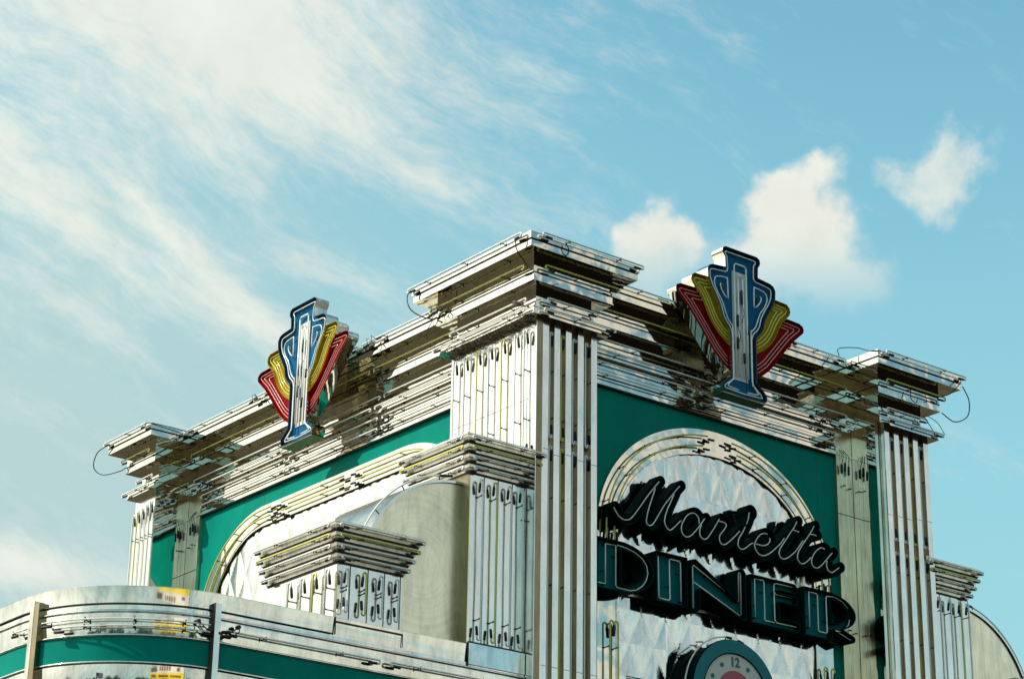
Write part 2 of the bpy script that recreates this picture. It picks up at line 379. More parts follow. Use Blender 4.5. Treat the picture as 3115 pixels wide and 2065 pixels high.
# signed distance to polygons / strokes on a grid, and its contour lines
class Grid:
    def __init__(s, x0, x1, z0, z1, h):
        s.x = np.arange(x0, x1 + h, h); s.z = np.arange(z0, z1 + h, h); s.X, s.Z = np.meshgrid(s.x, s.z)
    def stroke(s, lines):
        D = np.full(s.X.shape, 9.0)
        for L in lines:
            for a, b in zip(L[:-1], L[1:]):
                ax, az = a; dx, dz = b[0] - ax, b[1] - az; q = dx * dx + dz * dz + 1e-12
                t = np.clip(((s.X - ax) * dx + (s.Z - az) * dz) / q, 0, 1)
                D = np.minimum(D, np.hypot(s.X - ax - t * dx, s.Z - az - t * dz))
        return D
    def poly(s, P):
        D = s.stroke([list(P) + [P[0]]]); ins = np.zeros(s.X.shape, bool)
        for (ax, az), (bx, bz) in zip(P, list(P[1:]) + [P[0]]):
            if az == bz: continue
            c = ((az > s.Z) != (bz > s.Z)) & (s.X < (bx - ax) * (s.Z - az) / (bz - az) + ax); ins ^= c
        return np.where(ins, -D, D)
    def contours(s, Fv, lev):
        G = Fv - lev; G = np.where(np.abs(G) < 1e-7, 1e-7, G); nz, nx = G.shape; nxt = {}
        def pt(j, i, j2, i2):
            t = G[j, i] / (G[j, i] - G[j2, i2]); return (s.x[i] + (s.x[i2] - s.x[i]) * t, s.z[j] + (s.z[j2] - s.z[j]) * t)
        ins = G < 0; mixed = np.argwhere((ins[:-1, :-1] != ins[1:, :-1]) | (ins[:-1, :-1] != ins[:-1, 1:]) | (ins[:-1, :-1] != ins[1:, 1:]))
        pts = {}
        for j, i in mixed:
            c = [(j, i), (j, i + 1), (j + 1, i + 1), (j + 1, i)]; cr_ = []
            for k in range(4):
                a, b = c[k], c[(k + 1) % 4]
                if ins[a] != ins[b]:
                    key = (min(a, b), max(a, b)); pts.setdefault(key, pt(*a, *b)); cr_.append((key, bool(ins[a])))
            # direction: leave through the edge going inside -> outside
            outs = [k for k, a in cr_ if a]; inn = [k for k, a in cr_ if not a]
            if len(outs) == 1: nxt[inn[0]] = outs[0]
            else:
                for n_ in range(2):
                    idx = [k for k, _ in cr_].index(inn[n_]); nxt[inn[n_]] = cr_[(idx + 1) % 4][0]
        loops = []; used = set()
        for st in list(nxt):
            if st in used: continue
            L = []; k = st
            while k in nxt and k not in used: used.add(k); L.append(pts[k]); k = nxt[k]
            if len(L) > 8: loops.append(L)
        return loops
def simplify(L, eps=0.0012):
    """drop nearly collinear vertices of a closed loop"""
    out = [L[0]]
    i = 0; n = len(L)
    while i < n - 1:
        j = i + 1
        while j + 1 <= n - 1 and j - i < 14:
            a, b = L[i], L[j + 1]; d = math.hypot(b[0] - a[0], b[1] - a[1]) + 1e-9
            if max(abs((p[0] - a[0]) * (b[1] - a[1]) - (p[1] - a[1]) * (b[0] - a[0])) / d for p in L[i + 1:j + 1]) > eps: break
            j += 1
        out.append(L[j]); i = j
    return out
def fill(mb, loops, fn, m, flip=False):
    """fn(u,z)->3d; loops with holes"""
    pl = [[Vector((a, b, 0)) for a, b in L] for L in loops]; flat = [p for L in loops for p in L]
    tr = tessellate_polygon(pl); fs = []
    for a, b, c in tr:
        ar = (flat[b][0] - flat[a][0]) * (flat[c][1] - flat[a][1]) - (flat[c][0] - flat[a][0]) * (flat[b][1] - flat[a][1])
        if abs(ar) < 1e-12: continue
        fs.append((a, b, c) if (ar > 0) != flip else (a, c, b))
    mb.add([fn(*p) for p in flat], fs, m)
def skirt(mb, loops, fn0, fn1, m):
    for L in loops:
        n = len(L); mb.add([fn0(*p) for p in L] + [fn1(*p) for p in L], [(i, (i + 1) % n, (i + 1) % n + n, i + n) for i in range(n)], m)
def pan(mb, g, Fv, plane, rimd, backd, t, mrim, mfloor, mside=None):
    """open sign can in the plane y = plane (faces -Y): return, rim edge, recessed floor"""
    o = [simplify(L) for L in g.contours(Fv, 0)]; i_ = [simplify(L) for L in g.contours(Fv, -t)]
    f0 = lambda u, z: (u, plane, z); f1 = lambda u, z: (u, plane + rimd, z); f2 = lambda u, z: (u, plane + backd, z)
    skirt(mb, o, f2, f0, mside or mrim); fill(mb, o + i_, f0, mrim)
    skirt(mb, i_, f0, f1, mrim); fill(mb, i_, f1, mfloor); fill(mb, o, f2, mside or mrim, True)
    return i_
SCRIPT = {
 'M': [[(1.467,7.708),(1.494,7.673),(1.528,7.637),(1.575,7.614),(1.63,7.615),(1.678,7.64),(1.733,7.7),(1.803,7.79),(1.887,7.901),(1.972,8.001),(2.037,8.075)],[(1.986,7.998),(1.943,7.885),(1.9,7.772),(1.872,7.668),(1.878,7.632),(1.913,7.617),(1.955,7.642),(2.012,7.724),(2.097,7.851),(2.184,7.957),(2.249,8.031),(2.3,8.086)],[(2.227,7.988),(2.183,7.907),(2.132,7.808),(2.103,7.72),(2.106,7.672),(2.137,7.634),(2.172,7.625),(2.222,7.662),(2.279,7.717),(2.308,7.745)]],
 'a': [[(2.545,7.759),(2.539,7.813),(2.504,7.848),(2.453,7.849),(2.388,7.811),(2.337,7.74),(2.314,7.68),(2.328,7.623),(2.377,7.599),(2.435,7.622),(2.493,7.677),(2.559,7.751),(2.619,7.829)],[(2.574,7.759),(2.551,7.694),(2.557,7.646),(2.585,7.621),(2.629,7.626),(2.673,7.668),(2.741,7.759),(2.794,7.837),(2.813,7.863)]],
 'r': [[(2.808,7.838),(2.874,7.84),(2.903,7.818),(2.872,7.767),(2.819,7.706),(2.807,7.659),(2.825,7.624),(2.868,7.616),(2.92,7.648),(3.004,7.72),(3.08,7.794)]],
 'i': [[(3.156,7.854),(3.117,7.787),(3.07,7.722),(3.054,7.668),(3.06,7.636),(3.097,7.615),(3.149,7.636),(3.21,7.682),(3.256,7.71)],[(3.172,7.882),(3.2,7.944),(3.213,8.009)]],
 'e': [[(3.293,7.709),(3.338,7.707),(3.391,7.708),(3.453,7.734),(3.488,7.775),(3.485,7.803)],[(3.456,7.837),(3.411,7.836),(3.357,7.812),(3.31,7.763),(3.278,7.706),(3.284,7.662),(3.32,7.619),(3.38,7.605),(3.441,7.625),(3.503,7.665),(3.566,7.716),(3.637,7.781),(3.685,7.842)]],
 't': [[(3.872,8.051),(3.822,7.972),(3.798,7.944),(3.74,7.87),(3.659,7.768),(3.619,7.71),(3.61,7.668),(3.631,7.633),(3.669,7.626),(3.731,7.652),(3.811,7.712),(3.867,7.769),(3.949,7.87)],[(3.798,7.947),(3.844,7.95),(3.898,7.944)]],
 't2': [[(4.114,8.05),(4.047,7.956),(4.006,7.904),(3.939,7.823),(3.882,7.743),(3.864,7.694),(3.87,7.655),(3.9,7.629),(3.938,7.628),(3.994,7.661),(4.055,7.716)],[(4.047,7.953),(4.102,7.958),(4.141,7.954)]],
 'a2': [[(4.254,7.837),(4.215,7.844),(4.166,7.823),(4.109,7.775),(4.067,7.709),(4.06,7.657),(4.094,7.623),(4.141,7.623),(4.197,7.659),(4.255,7.716),(4.305,7.766),(4.36,7.82)],[(4.279,7.721),(4.273,7.668),(4.298,7.621),(4.345,7.615),(4.394,7.644),(4.452,7.684)]],
}

# ------------------------------------------------------------------ ground
g = MB(); g.add([(-1500, -1500, 0), (1500, -1500, 0), (1500, 1500, 0), (-1500, 1500, 0)], [(0, 1, 2, 3)], None)
M_ASPH = mat('pale_lot', (0.07, 0.062, 0.05), 0.85)
M_ASPH.node_tree.nodes['Principled BSDF'].inputs['Specular IOR Level'].default_value = 0.2
lk(M_ASPH, ramp(M_ASPH, noise(M_ASPH, 0.35, 8, 0.7), [(0.3, (0.030, 0.023, 0.010)), (0.7, (0.090, 0.070, 0.034))]), M_ASPH.node_tree.nodes['Principled BSDF'].inputs['Base Color'])
g.mats = [M_ASPH]; g.m = [0]; tag(g.build('parking_lot_ground'), kind='structure')
M_SHADEGND = mat('shade_dark_ground', (0.0055, 0.004, 0.003), 0.95, 0, 0, 0.0)  # shade put into the colour: far blacker than real asphalt
g = MB(); g.add([(-6, -60, .004), (90, -60, .004), (90, 6, .004), (-6, 6, .004)], [(0, 1, 2, 3)], M_SHADEGND); tag(g.build('added_dark_ground'), kind='structure')  # added out-of-view sheet, so the right soffits mirror something dark

# ------------------------------------------------------------------ tower
RW, LW_ = 0.70, 0.745            # architrave planes of the right (y) and left (x) walls
RP, LP = 0.735, 0.78             # teal panels
tower = thing('diner_tower', 'tall polished steel and teal diner tower with stepped cornice and neon tubes', 'tower', (2.9, 4.0, 0))
def foot(d, r=0.45, l=0.49, y_end=3.4):
    return [(d, d), (1.304 - d, d), (1.304 - d, r + d), (4.549 + d, r + d), (4.549 + d, d), (5.839 - d, d), (5.839 - d, 1.845 - d), (5.39 - d, 1.845 - d),
            (5.39 - d, 6.892 + d), (5.839 - d, 6.892 + d), (5.839 - d, 7.912 - d), (d, 7.912 - d), (d, 6.892 + d), (l + d, 6.892 + d), (l + d, 1.845 - d), (d, 1.845 - d)]
b = MB(); b.prism([(0.80, 0.76), (5.0, 0.76), (5.0, 7.5), (0.80, 7.5)], 0.0, 9.20, M_CORE); b.build('tower_wall', tower)
b = MB(); b.prism(foot(0.0), 9.828, 9.896, M_ST); b.prism(foot(0.03), 9.812, 9.830, M_SEAL); b.prism(foot(0.012), 9.757, 9.814, M_ST)
b.prism(foot(0.05), 9.890, 9.905, M_DULL); crown = b.build('cornice_crown', tower)
b = MB(); b.prism(foot(0.18), 9.52, 9.760, M_ST); b.prism(foot(0.172), 9.594, 9.600, M_SEAL); b.prism(foot(0.172), 9.516, 9.524, M_ST); frieze = b.build('cornice_frieze', tower)
b = MB(); b.prism(foot(0.32), 9.27, 9.523, M_ST); b.prism(foot(0.312), 9.330, 9.335, M_SEAL); neck = b.build('cornice_neck', tower)
b = MB(); b.prism(foot(0.20), 9.205, 9.280, M_ST); b.prism(foot(0.193), 9.203, 9.214, M_ST); b.prism(foot(0.193), 9.268, 9.281, M_ST); collar = b.build('cornice_collar', tower)
# architraves: ribbed bands under the cornice
def architrave(face, plane, u0, u1):
    b = MB(); z = 8.955
    fbox(b, face, plane + .10, u0, u1, 0, .10, 8.955, 9.21, M_ST)
    for zz in (8.962, 8.995, 9.030, 9.066, 9.102, 9.138): fbox(b, face, plane, u0, u1, -.004, .006, zz, zz + .007, M_SEAL if zz in (8.995, 9.066) else M_ST)
    fbox(b, face, plane, u0, u1, 0.0, .018, 8.944, 8.957, M_ST); fbox(b, face, plane, u0, u1, 0.0, .009, 8.934, 8.944, M_SEAL)
    return b.build('architrave', tower)
archR = architrave('R', RW, 1.0, 4.85); archL = architrave('L', LW_, 1.5, 7.22)
# teal panels
b = MB(); b.box(1.0, 4.85, RP, RP + .04, 0.5, 8.95, M_TEAL)
for u in (2.18, 3.42, 4.35): b.box(u, u + .004, RP - .0015, RP + .01, 0.6, 8.94, M_SEAL)
b.build('teal_panel', tower)
b = MB(); b.box(LP, LP + .04, 1.5, 7.22, 0.5, 8.95, M_TEAL)
for u in (3.1, 4.3, 5.62): b.box(LP - .0015, LP + .01, u, u + .004, 0.6, 8.94, M_SEAL)
b.build('teal_panel', tower)
# arches: ring + quilted infill + tubes
def arch_path(uc, a, zs, bz, zb, flat=0.0, n=40):
    P = [(uc - a - flat, zb)] + [(uc - a - flat, zb + (zs - zb) * k / 6) for k in range(1, 6)]
    for k in range(n + 1):
        t = math.pi - math.pi * k / n; P.append((uc + a * math.cos(t) + (-flat if k <= n // 2 else flat), zs + bz * math.sin(t)))
    return P + [(uc + a + flat, zb + (zs - zb) * k / 6) for k in range(5, 0, -1)] + [(uc + a + flat, zb)]
def arch(face, wall, uc, a, zs, bz, flat, wd, wdz, zb):
    O = arch_path(uc, a, zs, bz, zb, flat); I = arch_path(uc, a - wd, zs, bz - wdz, zb, flat); b = MB(); n = len(O)
    o1, o0 = 0.028, -0.03
    b.add([F(face, wall, *[p[0], o1, p[1]]) for p in O] + [F(face, wall, p[0], o1, p[1]) for p in I], [(i, i + 1, i + 1 + n, i + n) for i in range(n - 1)], M_ST)
    b.add([F(face, wall, p[0], o1, p[1]) for p in O] + [F(face, wall, p[0], o0, p[1]) for p in O], [(i, i + 1, i + 1 + n, i + n) for i in range(n - 1)], M_ST)
    b.add([F(face, wall, p[0], o1, p[1]) for p in I] + [F(face, wall, p[0], o0, p[1]) for p in I], [(i, i + 1, i + 1 + n, i + n) for i in range(n - 1)], M_SEAL)
    I2 = arch_path(uc, a - wd + .018, zs, bz - wdz + .018, zb, flat)
    b.add([F(face, wall, p[0], o1 + .007, p[1]) for p in I2] + [F(face, wall, p[0], o1 + .007, p[1]) for p in I], [(i, i + 1, i + 1 + n, i + n) for i in range(n - 1)], M_ST)
    ring = b.build('arch_band', tower)
    for k, (fr, m) in enumerate(((0.30, M_TUBEY), (0.70, M_TUBEY))):
        T = arch_path(uc, a - wd * fr, zs, bz - wdz * fr, zs - .12, flat, 56)
        if flat:
            h = len(T) // 2; jl = [j for j in range(len(T) - 1) if T[j + 1][0] - T[j][0] > flat][0]; A, B = T[jl], T[jl + 1]
            T = T[:jl + 1] + [(A[0] + (B[0] - A[0]) * k / 24, A[1] + (B[1] - A[1]) * k / 24) for k in range(1, 24)] + T[jl + 1:]
        half = len(T) // 2; cut = 0.16
        segs = [[p for p in T if p[0] < uc - cut], [p for p in T if p[0] > uc + cut]] if not flat else [[p for p in T if p[0] < uc - .45], [p for p in T if uc - .38 < p[0] < uc + flat * .72], [p for p in T if p[0] > uc + flat * .80]]
        for sgn, sg in zip((1, -1) if not flat else (1, 1, -1), segs):
            mb = MB(); q = [F(face, wall, p[0], o1 + .045, p[1]) for p in sg]; mb.tube(q, TR, m, 8)
            e = sg[-1] if sgn > 0 else sg[0]
            boot(mb, F(face, wall, e[0] + .006 * sgn, o1 + .04, e[1] - .028), F(face, wall, e[0] + .10 * sgn, o1 + .035, e[1] - .02))
            boot(mb, F(face, wall, e[0] - .06 * sgn, o1 + .04, e[1] - .045), F(face, wall, e[0] + .03 * sgn, o1 + .03, e[1] - .055))
            e2 = sg[0] if sgn > 0 else sg[-1]
            if flat and abs(e2[0] - uc) < flat: boot(mb, F(face, wall, e2[0], o1 + .04, e2[1] - .03), F(face, wall, e2[0] + .09, o1 + .035, e2[1] - .03))
            else: boot(mb, F(face, wall, e2[0] + .035, o1 + .04, e2[1]), F(face, wall, e2[0] + .035, o1 + .03, e2[1] + .09))
            for j in range(4, len(sg) - 3, 6): clip(mb, face, wall - o1, sg[j][0], sg[j][1], .045, abs(sg[j][0] - uc) > a * .75)
            mb.build('neon_tube', ring)
    return ring, I
def quilt(face, wall, u0, u1, z0, z1, shape, w=0.30, h=0.62, amp=0.012, res=0.0165, uo=0.0):
    nu = int((u1 - u0) / res); nz = int((z1 - z0) / res); vs = []; ok = []
    for j in range(nz + 1):
        for i in range(nu + 1):
            u = u0 + (u1 - u0) * i / nu; z = z0 + (z1 - z0) * j / nz
            a = (u - uo) / (w / 2); c = z / (h / 2)
            # nearest lattice point with even sum
            ia, ic = round(a), round(c)
            if (ia + ic) % 2:
                if abs(a - ia) > abs(c - ic): ia += 1 if a > ia else -1
                else: ic += 1 if c > ic else -1
            s_ = abs(a - ia) + abs(c - ic); hh = amp * (1 - min(1, s_) ** 1.35)
            vs.append(F(face, wall, u, hh, z)); ok.append(shape(u, z))
    fs = []
    for j in range(nz):
        for i in range(nu):
            q = (j * (nu + 1) + i, j * (nu + 1) + i + 1, (j + 1) * (nu + 1) + i + 1, (j + 1) * (nu + 1) + i)
            if all(ok[k] for k in q): fs.append(q)
    b = MB(); b.add(vs, fs, M_QUILT); return b.build('quilted_panel', tower)
def inside(uc, a, zs, bz, flat):
    def f(u, z):
        d = max(0, abs(u - uc) - flat)
        return d < a if z < zs else (d / a) ** 2 + ((z - zs) / bz) ** 2 < 1
    return f
ringR, _ = arch('R', RP, 2.93, 1.54, 7.55, 1.255, 0.0, 0.245, 0.262, 0.6)
quilt('R', RP - .004, 1.6, 4.26, 5.2, 8.6, inside(2.93, 1.54 - .235, 7.55, 1.255 - .25, 0))
# left arch is wider, with a flat top
ringL, _ = arch('L', LP, 4.25, 1.33, 7.55, 1.205, 1.27, 0.29, 0.235, 5.4)
quilt('L', LP - .004, 1.9, 6.6, 5.6, 8.6, inside(4.25, 1.33 - .28, 7.55, 1.205 - .225, 1.27), 0.32, 0.62, 0.010, 0.022)
# straight tubes on the legs of the right arch
for u in (1.50, 1.60, 4.28, 4.38):
    tube_v(ringR, 'R', RP - .028, u, 4.4, 6.66, M_TUBEY, ends=(0, 1), side=-1 if u in (1.60,) else 1, zclips=[5.2, 5.95, 6.42])
# pilasters beside the outer columns
def pilaster(face, plane, u0, u1, z1=9.0):
    b = MB(); fbox(b, face, plane + .06, u0, u1, 0, .06, 0.5, 9.207, M_SATIN)
    for t in (.35, .62): fbox(b, face, plane, u0 + (u1 - u0) * t, u0 + (u1 - u0) * t + .006, -.003, .003, 0.6, z1, M_FIN)
    fbox(b, face, plane, u0 - .002, u1, .0, .004, 8.31, 8.316, M_SEAL)
    for k in range(3):
        boot(b, F(face, plane, u0 + .05 + .05 * k, .03, 8.84 + .03 * (k % 2)), F(face, plane, u0 + .05 + .05 * k, .025, 8.74 + .03 * (k % 2)))
        b.tube([F(face, plane, u0 + .05 + .05 * k, .03, 8.84), F(face, plane, u0 + .06 + .04 * k, .05, 8.93), F(face, plane, u0 + .03 + .03 * k, .02, 9.0)], .004, M_WIRE, 5)
    for zc in (8.62, 7.1): clip(b, face, plane, (u0 + u1) / 2 - .03, zc, .03, True); clip(b, face, plane, (u0 + u1) / 2 + .05, zc - .02, .03, True)
    return b.build('pilaster', tower)
pilR = pilaster('R', RW - .012, 4.60, 4.83); pilL = pilaster('L', LW_ - .012, 6.93, 7.19)

# ---------------------------------------------------------------- columns
FINS = [(0.388, 0.447), (0.513, 0.580), (0.647, 0.715), (0.791, 0.861), (0.951, 1.021)]
def fins(b, face, plane_front, depth, us, z0, z1):
    for (a, c) in us:
        fbox(b, face, plane_front, a, c, -depth, 0, z0, z1, M_FIN)
ZC = [5.2, 6.3, 7.25, 8.1, 8.85]
def joints(b, face, plane, u0, u1, zs):
    for z in zs: fbox(b, face, plane, u0, u1, -.002, .0012, z, z + .004, M_SEAL)
# corner column
b = MB(); b.box(0.30, 1.021, 0.36, 1.56, 0.0, 9.212, M_SATIN)
b.box(0.292, 0.299, 0.268, 1.557, 4.0, 9.207, M_FIN)
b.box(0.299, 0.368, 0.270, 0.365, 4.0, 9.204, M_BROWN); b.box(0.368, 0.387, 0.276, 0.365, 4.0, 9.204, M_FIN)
for y in (0.345, 0.53, 0.72, 0.91, 1.10, 1.29, 1.48): fbox(b, 'L', 0.292, y + .055, y + .062, -.001, .004, 4.5, 9.0, M_FIN)
joints(b, 'L', 0.292, .37, 1.555, (8.44, 7.2))
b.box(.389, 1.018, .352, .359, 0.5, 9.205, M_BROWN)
fins(b, 'R', 0.28, 0.071, FINS, 0.5, 9.207)
for a, c in FINS: joints(b, 'R', 0.28, a, c, (7.95 + random.uniform(-.02, .02), 6.0))
col0 = b.build('corner_column', tower)
for i in range(4):
    uc = (FINS[i][1] + FINS[i + 1][0]) / 2
    for zb, zt in ((8.10, 9.12), (5.0, 8.02)):
        tube_v(col0, 'R', 0.36, uc + .004, zb, zt, (M_TUBE, M_TUBEY, M_TUBE, M_TUBE)[i], so=.045, side=1, hp=.026, zclips=[z for z in (8.75, 8.3, 7.55, 6.75, 5.9) if zb < z < zt], ends=(1, 1))
for k, y in enumerate((0.348, 0.534, 0.734, 0.929, 1.109, 1.304, 1.471)):
    tube_v(col0, 'L', 0.292, max(y, .40), 7.86 if k < 2 else 5.0, 9.10, M_TUBEY if k in (2, 4) else M_TUBE, so=.04, side=-1, ends=(1 if k < 2 else 0, 1), zclips=[8.72, 8.25, 7.3])
# far right column
RF = [(4.898, 4.968), (5.043, 5.114), (5.186, 5.256), (5.332, 5.403), (5.489, 5.56)]
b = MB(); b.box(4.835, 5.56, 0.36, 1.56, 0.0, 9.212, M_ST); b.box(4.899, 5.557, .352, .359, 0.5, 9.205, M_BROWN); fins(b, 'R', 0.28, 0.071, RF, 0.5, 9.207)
fbox(b, 'R', 0.36, 4.835, 4.872, 0, .012, .5, 9.2, M_FIN)
for a, c in RF: joints(b, 'R', 0.28, a, c, (8.30 + random.uniform(-.05, .05), 6.4))
col1 = b.build('outer_column', tower)
for i in range(4):
    uc = (RF[i][1] + RF[i + 1][0]) / 2
    for zb, zt in ((8.02, 9.12), (5.0, 7.9)):
        tube_v(col1, 'R', 0.36, uc + .004, zb, zt, (M_TUBE, M_TUBE, M_TUBEY, M_TUBE)[i], so=.045, side=1, hp=.026, zclips=[z for z in (8.75, 7.7, 7.0, 6.2, 5.4) if zb < z < zt])
# far left column
b = MB(); b.box(0.30, 1.02, 7.195, 7.655, 0.0, 9.212, M_ST); b.box(0.292, 0.299, 7.20, 7.652, 5.0, 9.207, M_FIN)
col2 = b.build('outer_column', tower)
for k, y in enumerate((7.215, 7.30, 7.40, 7.50, 7.60)):
    tube_v(col2, 'L', 0.292, y, 5.6, 9.08 - .02 * k, M_TUBEY if k in (3,) else M_TUBE, so=.05, side=-1, ends=(0, 1), zclips=[8.70, 7.2], hp=.04)

# ---------------------------------------------------------------- cornice tubes
for lev, d, z, m, dr in ((crown, 0.012, 9.893, M_TUBE, .034), (frieze, .172, 9.668, M_TUBEY, .038), (neck, .312, 9.425, M_TUBE, .034), (collar, .193, 9.262, M_TUBE, .030)):
    so = .05 if lev is not collar else .04
    e = .035
    tube_h(lev, 'R', d, d + .10, 1.304 - d + .03, z, m, so=so, drop=dr)
    tube_h(lev, 'L', d, d + .08, 1.845 - d + .03, z, m, so=so, drop=dr)
    tube_h(lev, 'R', d, 4.549 + d + .08, 5.839 - d + .03, z, m, so=so, drop=dr)
    tube_h(lev, 'L', d, 6.892 + d + .05, 7.912 - d + .03, z, m, so=so, drop=dr)
    u0, u1 = 1.304 - d, 4.549 + d
    mid = 2.93
    tube_h(lev, 'R', .45 + d, u0 + .06, mid - .12, z, m, so=so, drop=dr); tube_h(lev, 'R', .45 + d, mid + .02, u1 - .05, z, m, so=so, drop=dr)
    v0, v1 = 1.845 - d, 6.892 + d
    for a, c in ((v0 + .05, 3.35), (3.42, 5.02), (5.10, v1 - .05)): tube_h(lev, 'L', .49 + d, a, c, z, m, so=so, drop=dr)
for face, plane, segs, par in (('R', RW, ((1.08, 2.6), (2.68, 4.58)), archR), ('L', LW_, ((1.62, 3.3), (3.38, 5.05), (5.12, 6.88)), archL)):
    for z in (9.165, 9.05):
        for a, c in segs: tube_h(par, face, plane, a, c, z, M_TUBE, so=.04, drop=.03)
# clusters of loose boots half way along the left architrave
b = MB()
for zc in (9.12, 9.02):
    for k, (du, dz) in enumerate(((0, 0), (.10, .015), (-.02, -.04), (.09, -.035))):
        boot(b, F('L', LW_, 3.36 + du, .04, zc + dz), F('L', LW_, 3.36 + du - .085, .035, zc + dz + .004))
        b.tube([F('L', LW_, 3.36 + du, .04, zc + dz), F('L', LW_, 3.40 + du * .4, .06, zc + .01), F('L', LW_, 3.39, .02, zc)], .0035, M_WIRE, 5)
b.build('electrode_cluster', archL)
# open joints with boots beside the crests
def cluster(parent, face, plane, u, z, n, name='electrode_cluster'):
    b = MB()
    for k in range(n):
        du = random.uniform(-.10, .10); dz = random.uniform(-.03, .03)
        boot(b, F(face, plane, u + du, .05, z + dz), F(face, plane, u + du + random.choice((-.08, .08)), .045, z + dz + random.uniform(-.015, .015)))
        b.tube([F(face, plane, u + du, .05, z + dz), F(face, plane, u + du * .5, .09, z + dz + .05), F(face, plane, u, .05, z + .01), F(face, plane, u - du * .6, .07, z - .05), F(face, plane, u - du, .02, z - .03)], .0035, M_WIRE, 5)
    b.build(name, parent)
cluster(crown, 'R', .45, 2.2, 9.87, 2); cluster(crown, 'R', .45, 3.72, 9.87, 2); cluster(crown, 'L', .49, 3.15, 9.87, 2); cluster(crown, 'L', .49, 5.35, 9.87, 2)
cluster(frieze, 'L', .67, 3.38, 9.62, 2); cluster(neck, 'L', .81, 3.30, 9.40, 2)
cluster(collar, 'R', .65, 4.4, 9.24, 3); cluster(collar, 'L', .69, 6.75, 9.24, 3)
cluster(frieze, 'L', .18, 1.60, 9.62, 2)

# loose cables
wire(crown, [(-.05, 1.80, 9.86), (-.06, 1.83, 9.82), (-.10, 1.77, 9.715), (-.08, 1.72, 9.62), (.0, 1.64, 9.55), (.15, 1.69, 9.585)], .006)
wire(crown, [(.15, 1.69, 9.585), (.28, 1.97, 9.55), (.30, 1.88, 9.41), (.16, 1.54, 9.21), (.16, 1.40, 9.24)], .003)
wire(crown, [(.15, 1.69, 9.58), (.17, 1.70, 9.50), (.14, 1.60, 9.55), (.12, 1.52, 9.64)], .003)
wire(crown, [(-.06, .15, 9.855), (-.03, .17, 9.75), (.10, .20, 9.66), (.12, .20, 9.62)], .006)
wire(crown, [(.38, -.03, 9.87), (.42, -.03, 9.80), (.42, .02, 9.755)], .005)
wire(crown, [(5.80, .0, 9.87), (5.74, -.06, 9.80), (5.66, .02, 9.68), (5.52, .10, 9.62)], .005)
wire(crown, [(5.84, .0, 9.80), (5.93, .0, 9.66), (5.94, .04, 9.50), (5.80, .10, 9.42), (5.66, .15, 9.50)], .006)
wire(crown, [(5.17, .13, 9.64), (5.15, .12, 9.54), (5.22, .12, 9.50), (5.27, .13, 9.555)], .005)
wire(crown, [(5.47, .24, 9.45), (5.56, .2, 9.30), (5.60, .2, 9.24)], .005)
wire(crown, [(5.50, .24, 9.47), (5.64, .2, 9.40), (5.70, .16, 9.27)], .004)
wire(crown, [(4.40, .40, 9.90), (4.40, .40, 9.98), (4.50, .25, 9.97), (4.54, .12, 9.91), (4.545, -.01, 9.87), (4.75, -.04, 9.87)], .005)
wire(crown, [(-.04, 7.90, 9.85), (-.06, 8.05, 9.80), (-.04, 8.14, 9.66), (.02, 8.02, 9.55), (.12, 7.80, 9.56), (.17, 7.74, 9.60)], .006)
wire(crown, [(-.03, 7.0, 9.87), (-.04, 6.90, 9.88), (.2, 6.86, 9.88), (.40, 6.84, 9.87), (.52, 6.82, 9.85)], .005)
wire(neck, [(.28, .30, 9.36), (.22, .40, 9.30), (.16, .60, 9.24), (.14, .9, 9.22), (.15, 1.2, 9.23), (.12, 1.5, 9.25)], .003)
wire(neck, [(.14, .5, 9.24), (.13, .8, 9.19), (.14, 1.1, 9.18), (.13, 1.4, 9.20)], .0025)
wire(frieze, [(.50, .17, 9.50), (.40, .12, 9.47), (.36, .12, 9.49), (.42, .12, 9.52)], .004)

# ---------------------------------------------------------------- bird's straw nest under the collar
b = MB()
for k in range(420):
    x = random.uniform(.16, .30); y = random.uniform(.30, 1.55); z = 9.175 + random.uniform(-.035, .035) * random.random()
    if random.random() < .15: z -= .04 * random.random()
    a = random.uniform(0, 6.28); l = random.uniform(.03, .08); dz = random.uniform(-.02, .02)
    b.tube([(x, y, z), (x + math.cos(a) * l * .5, y + math.sin(a) * l * .5, z + dz), (x + math.cos(a) * l, y + math.sin(a) * l, z - dz * .5)], .0022, (M_NEST1, M_NEST2, M_BOOT)[k % 3], 4)
nest = b.build('bird_nest', None, (.23, .9, 9.17)); tag(nest, 'brown straw nest litter stuffed under the corner capital of the tower', 'nest')

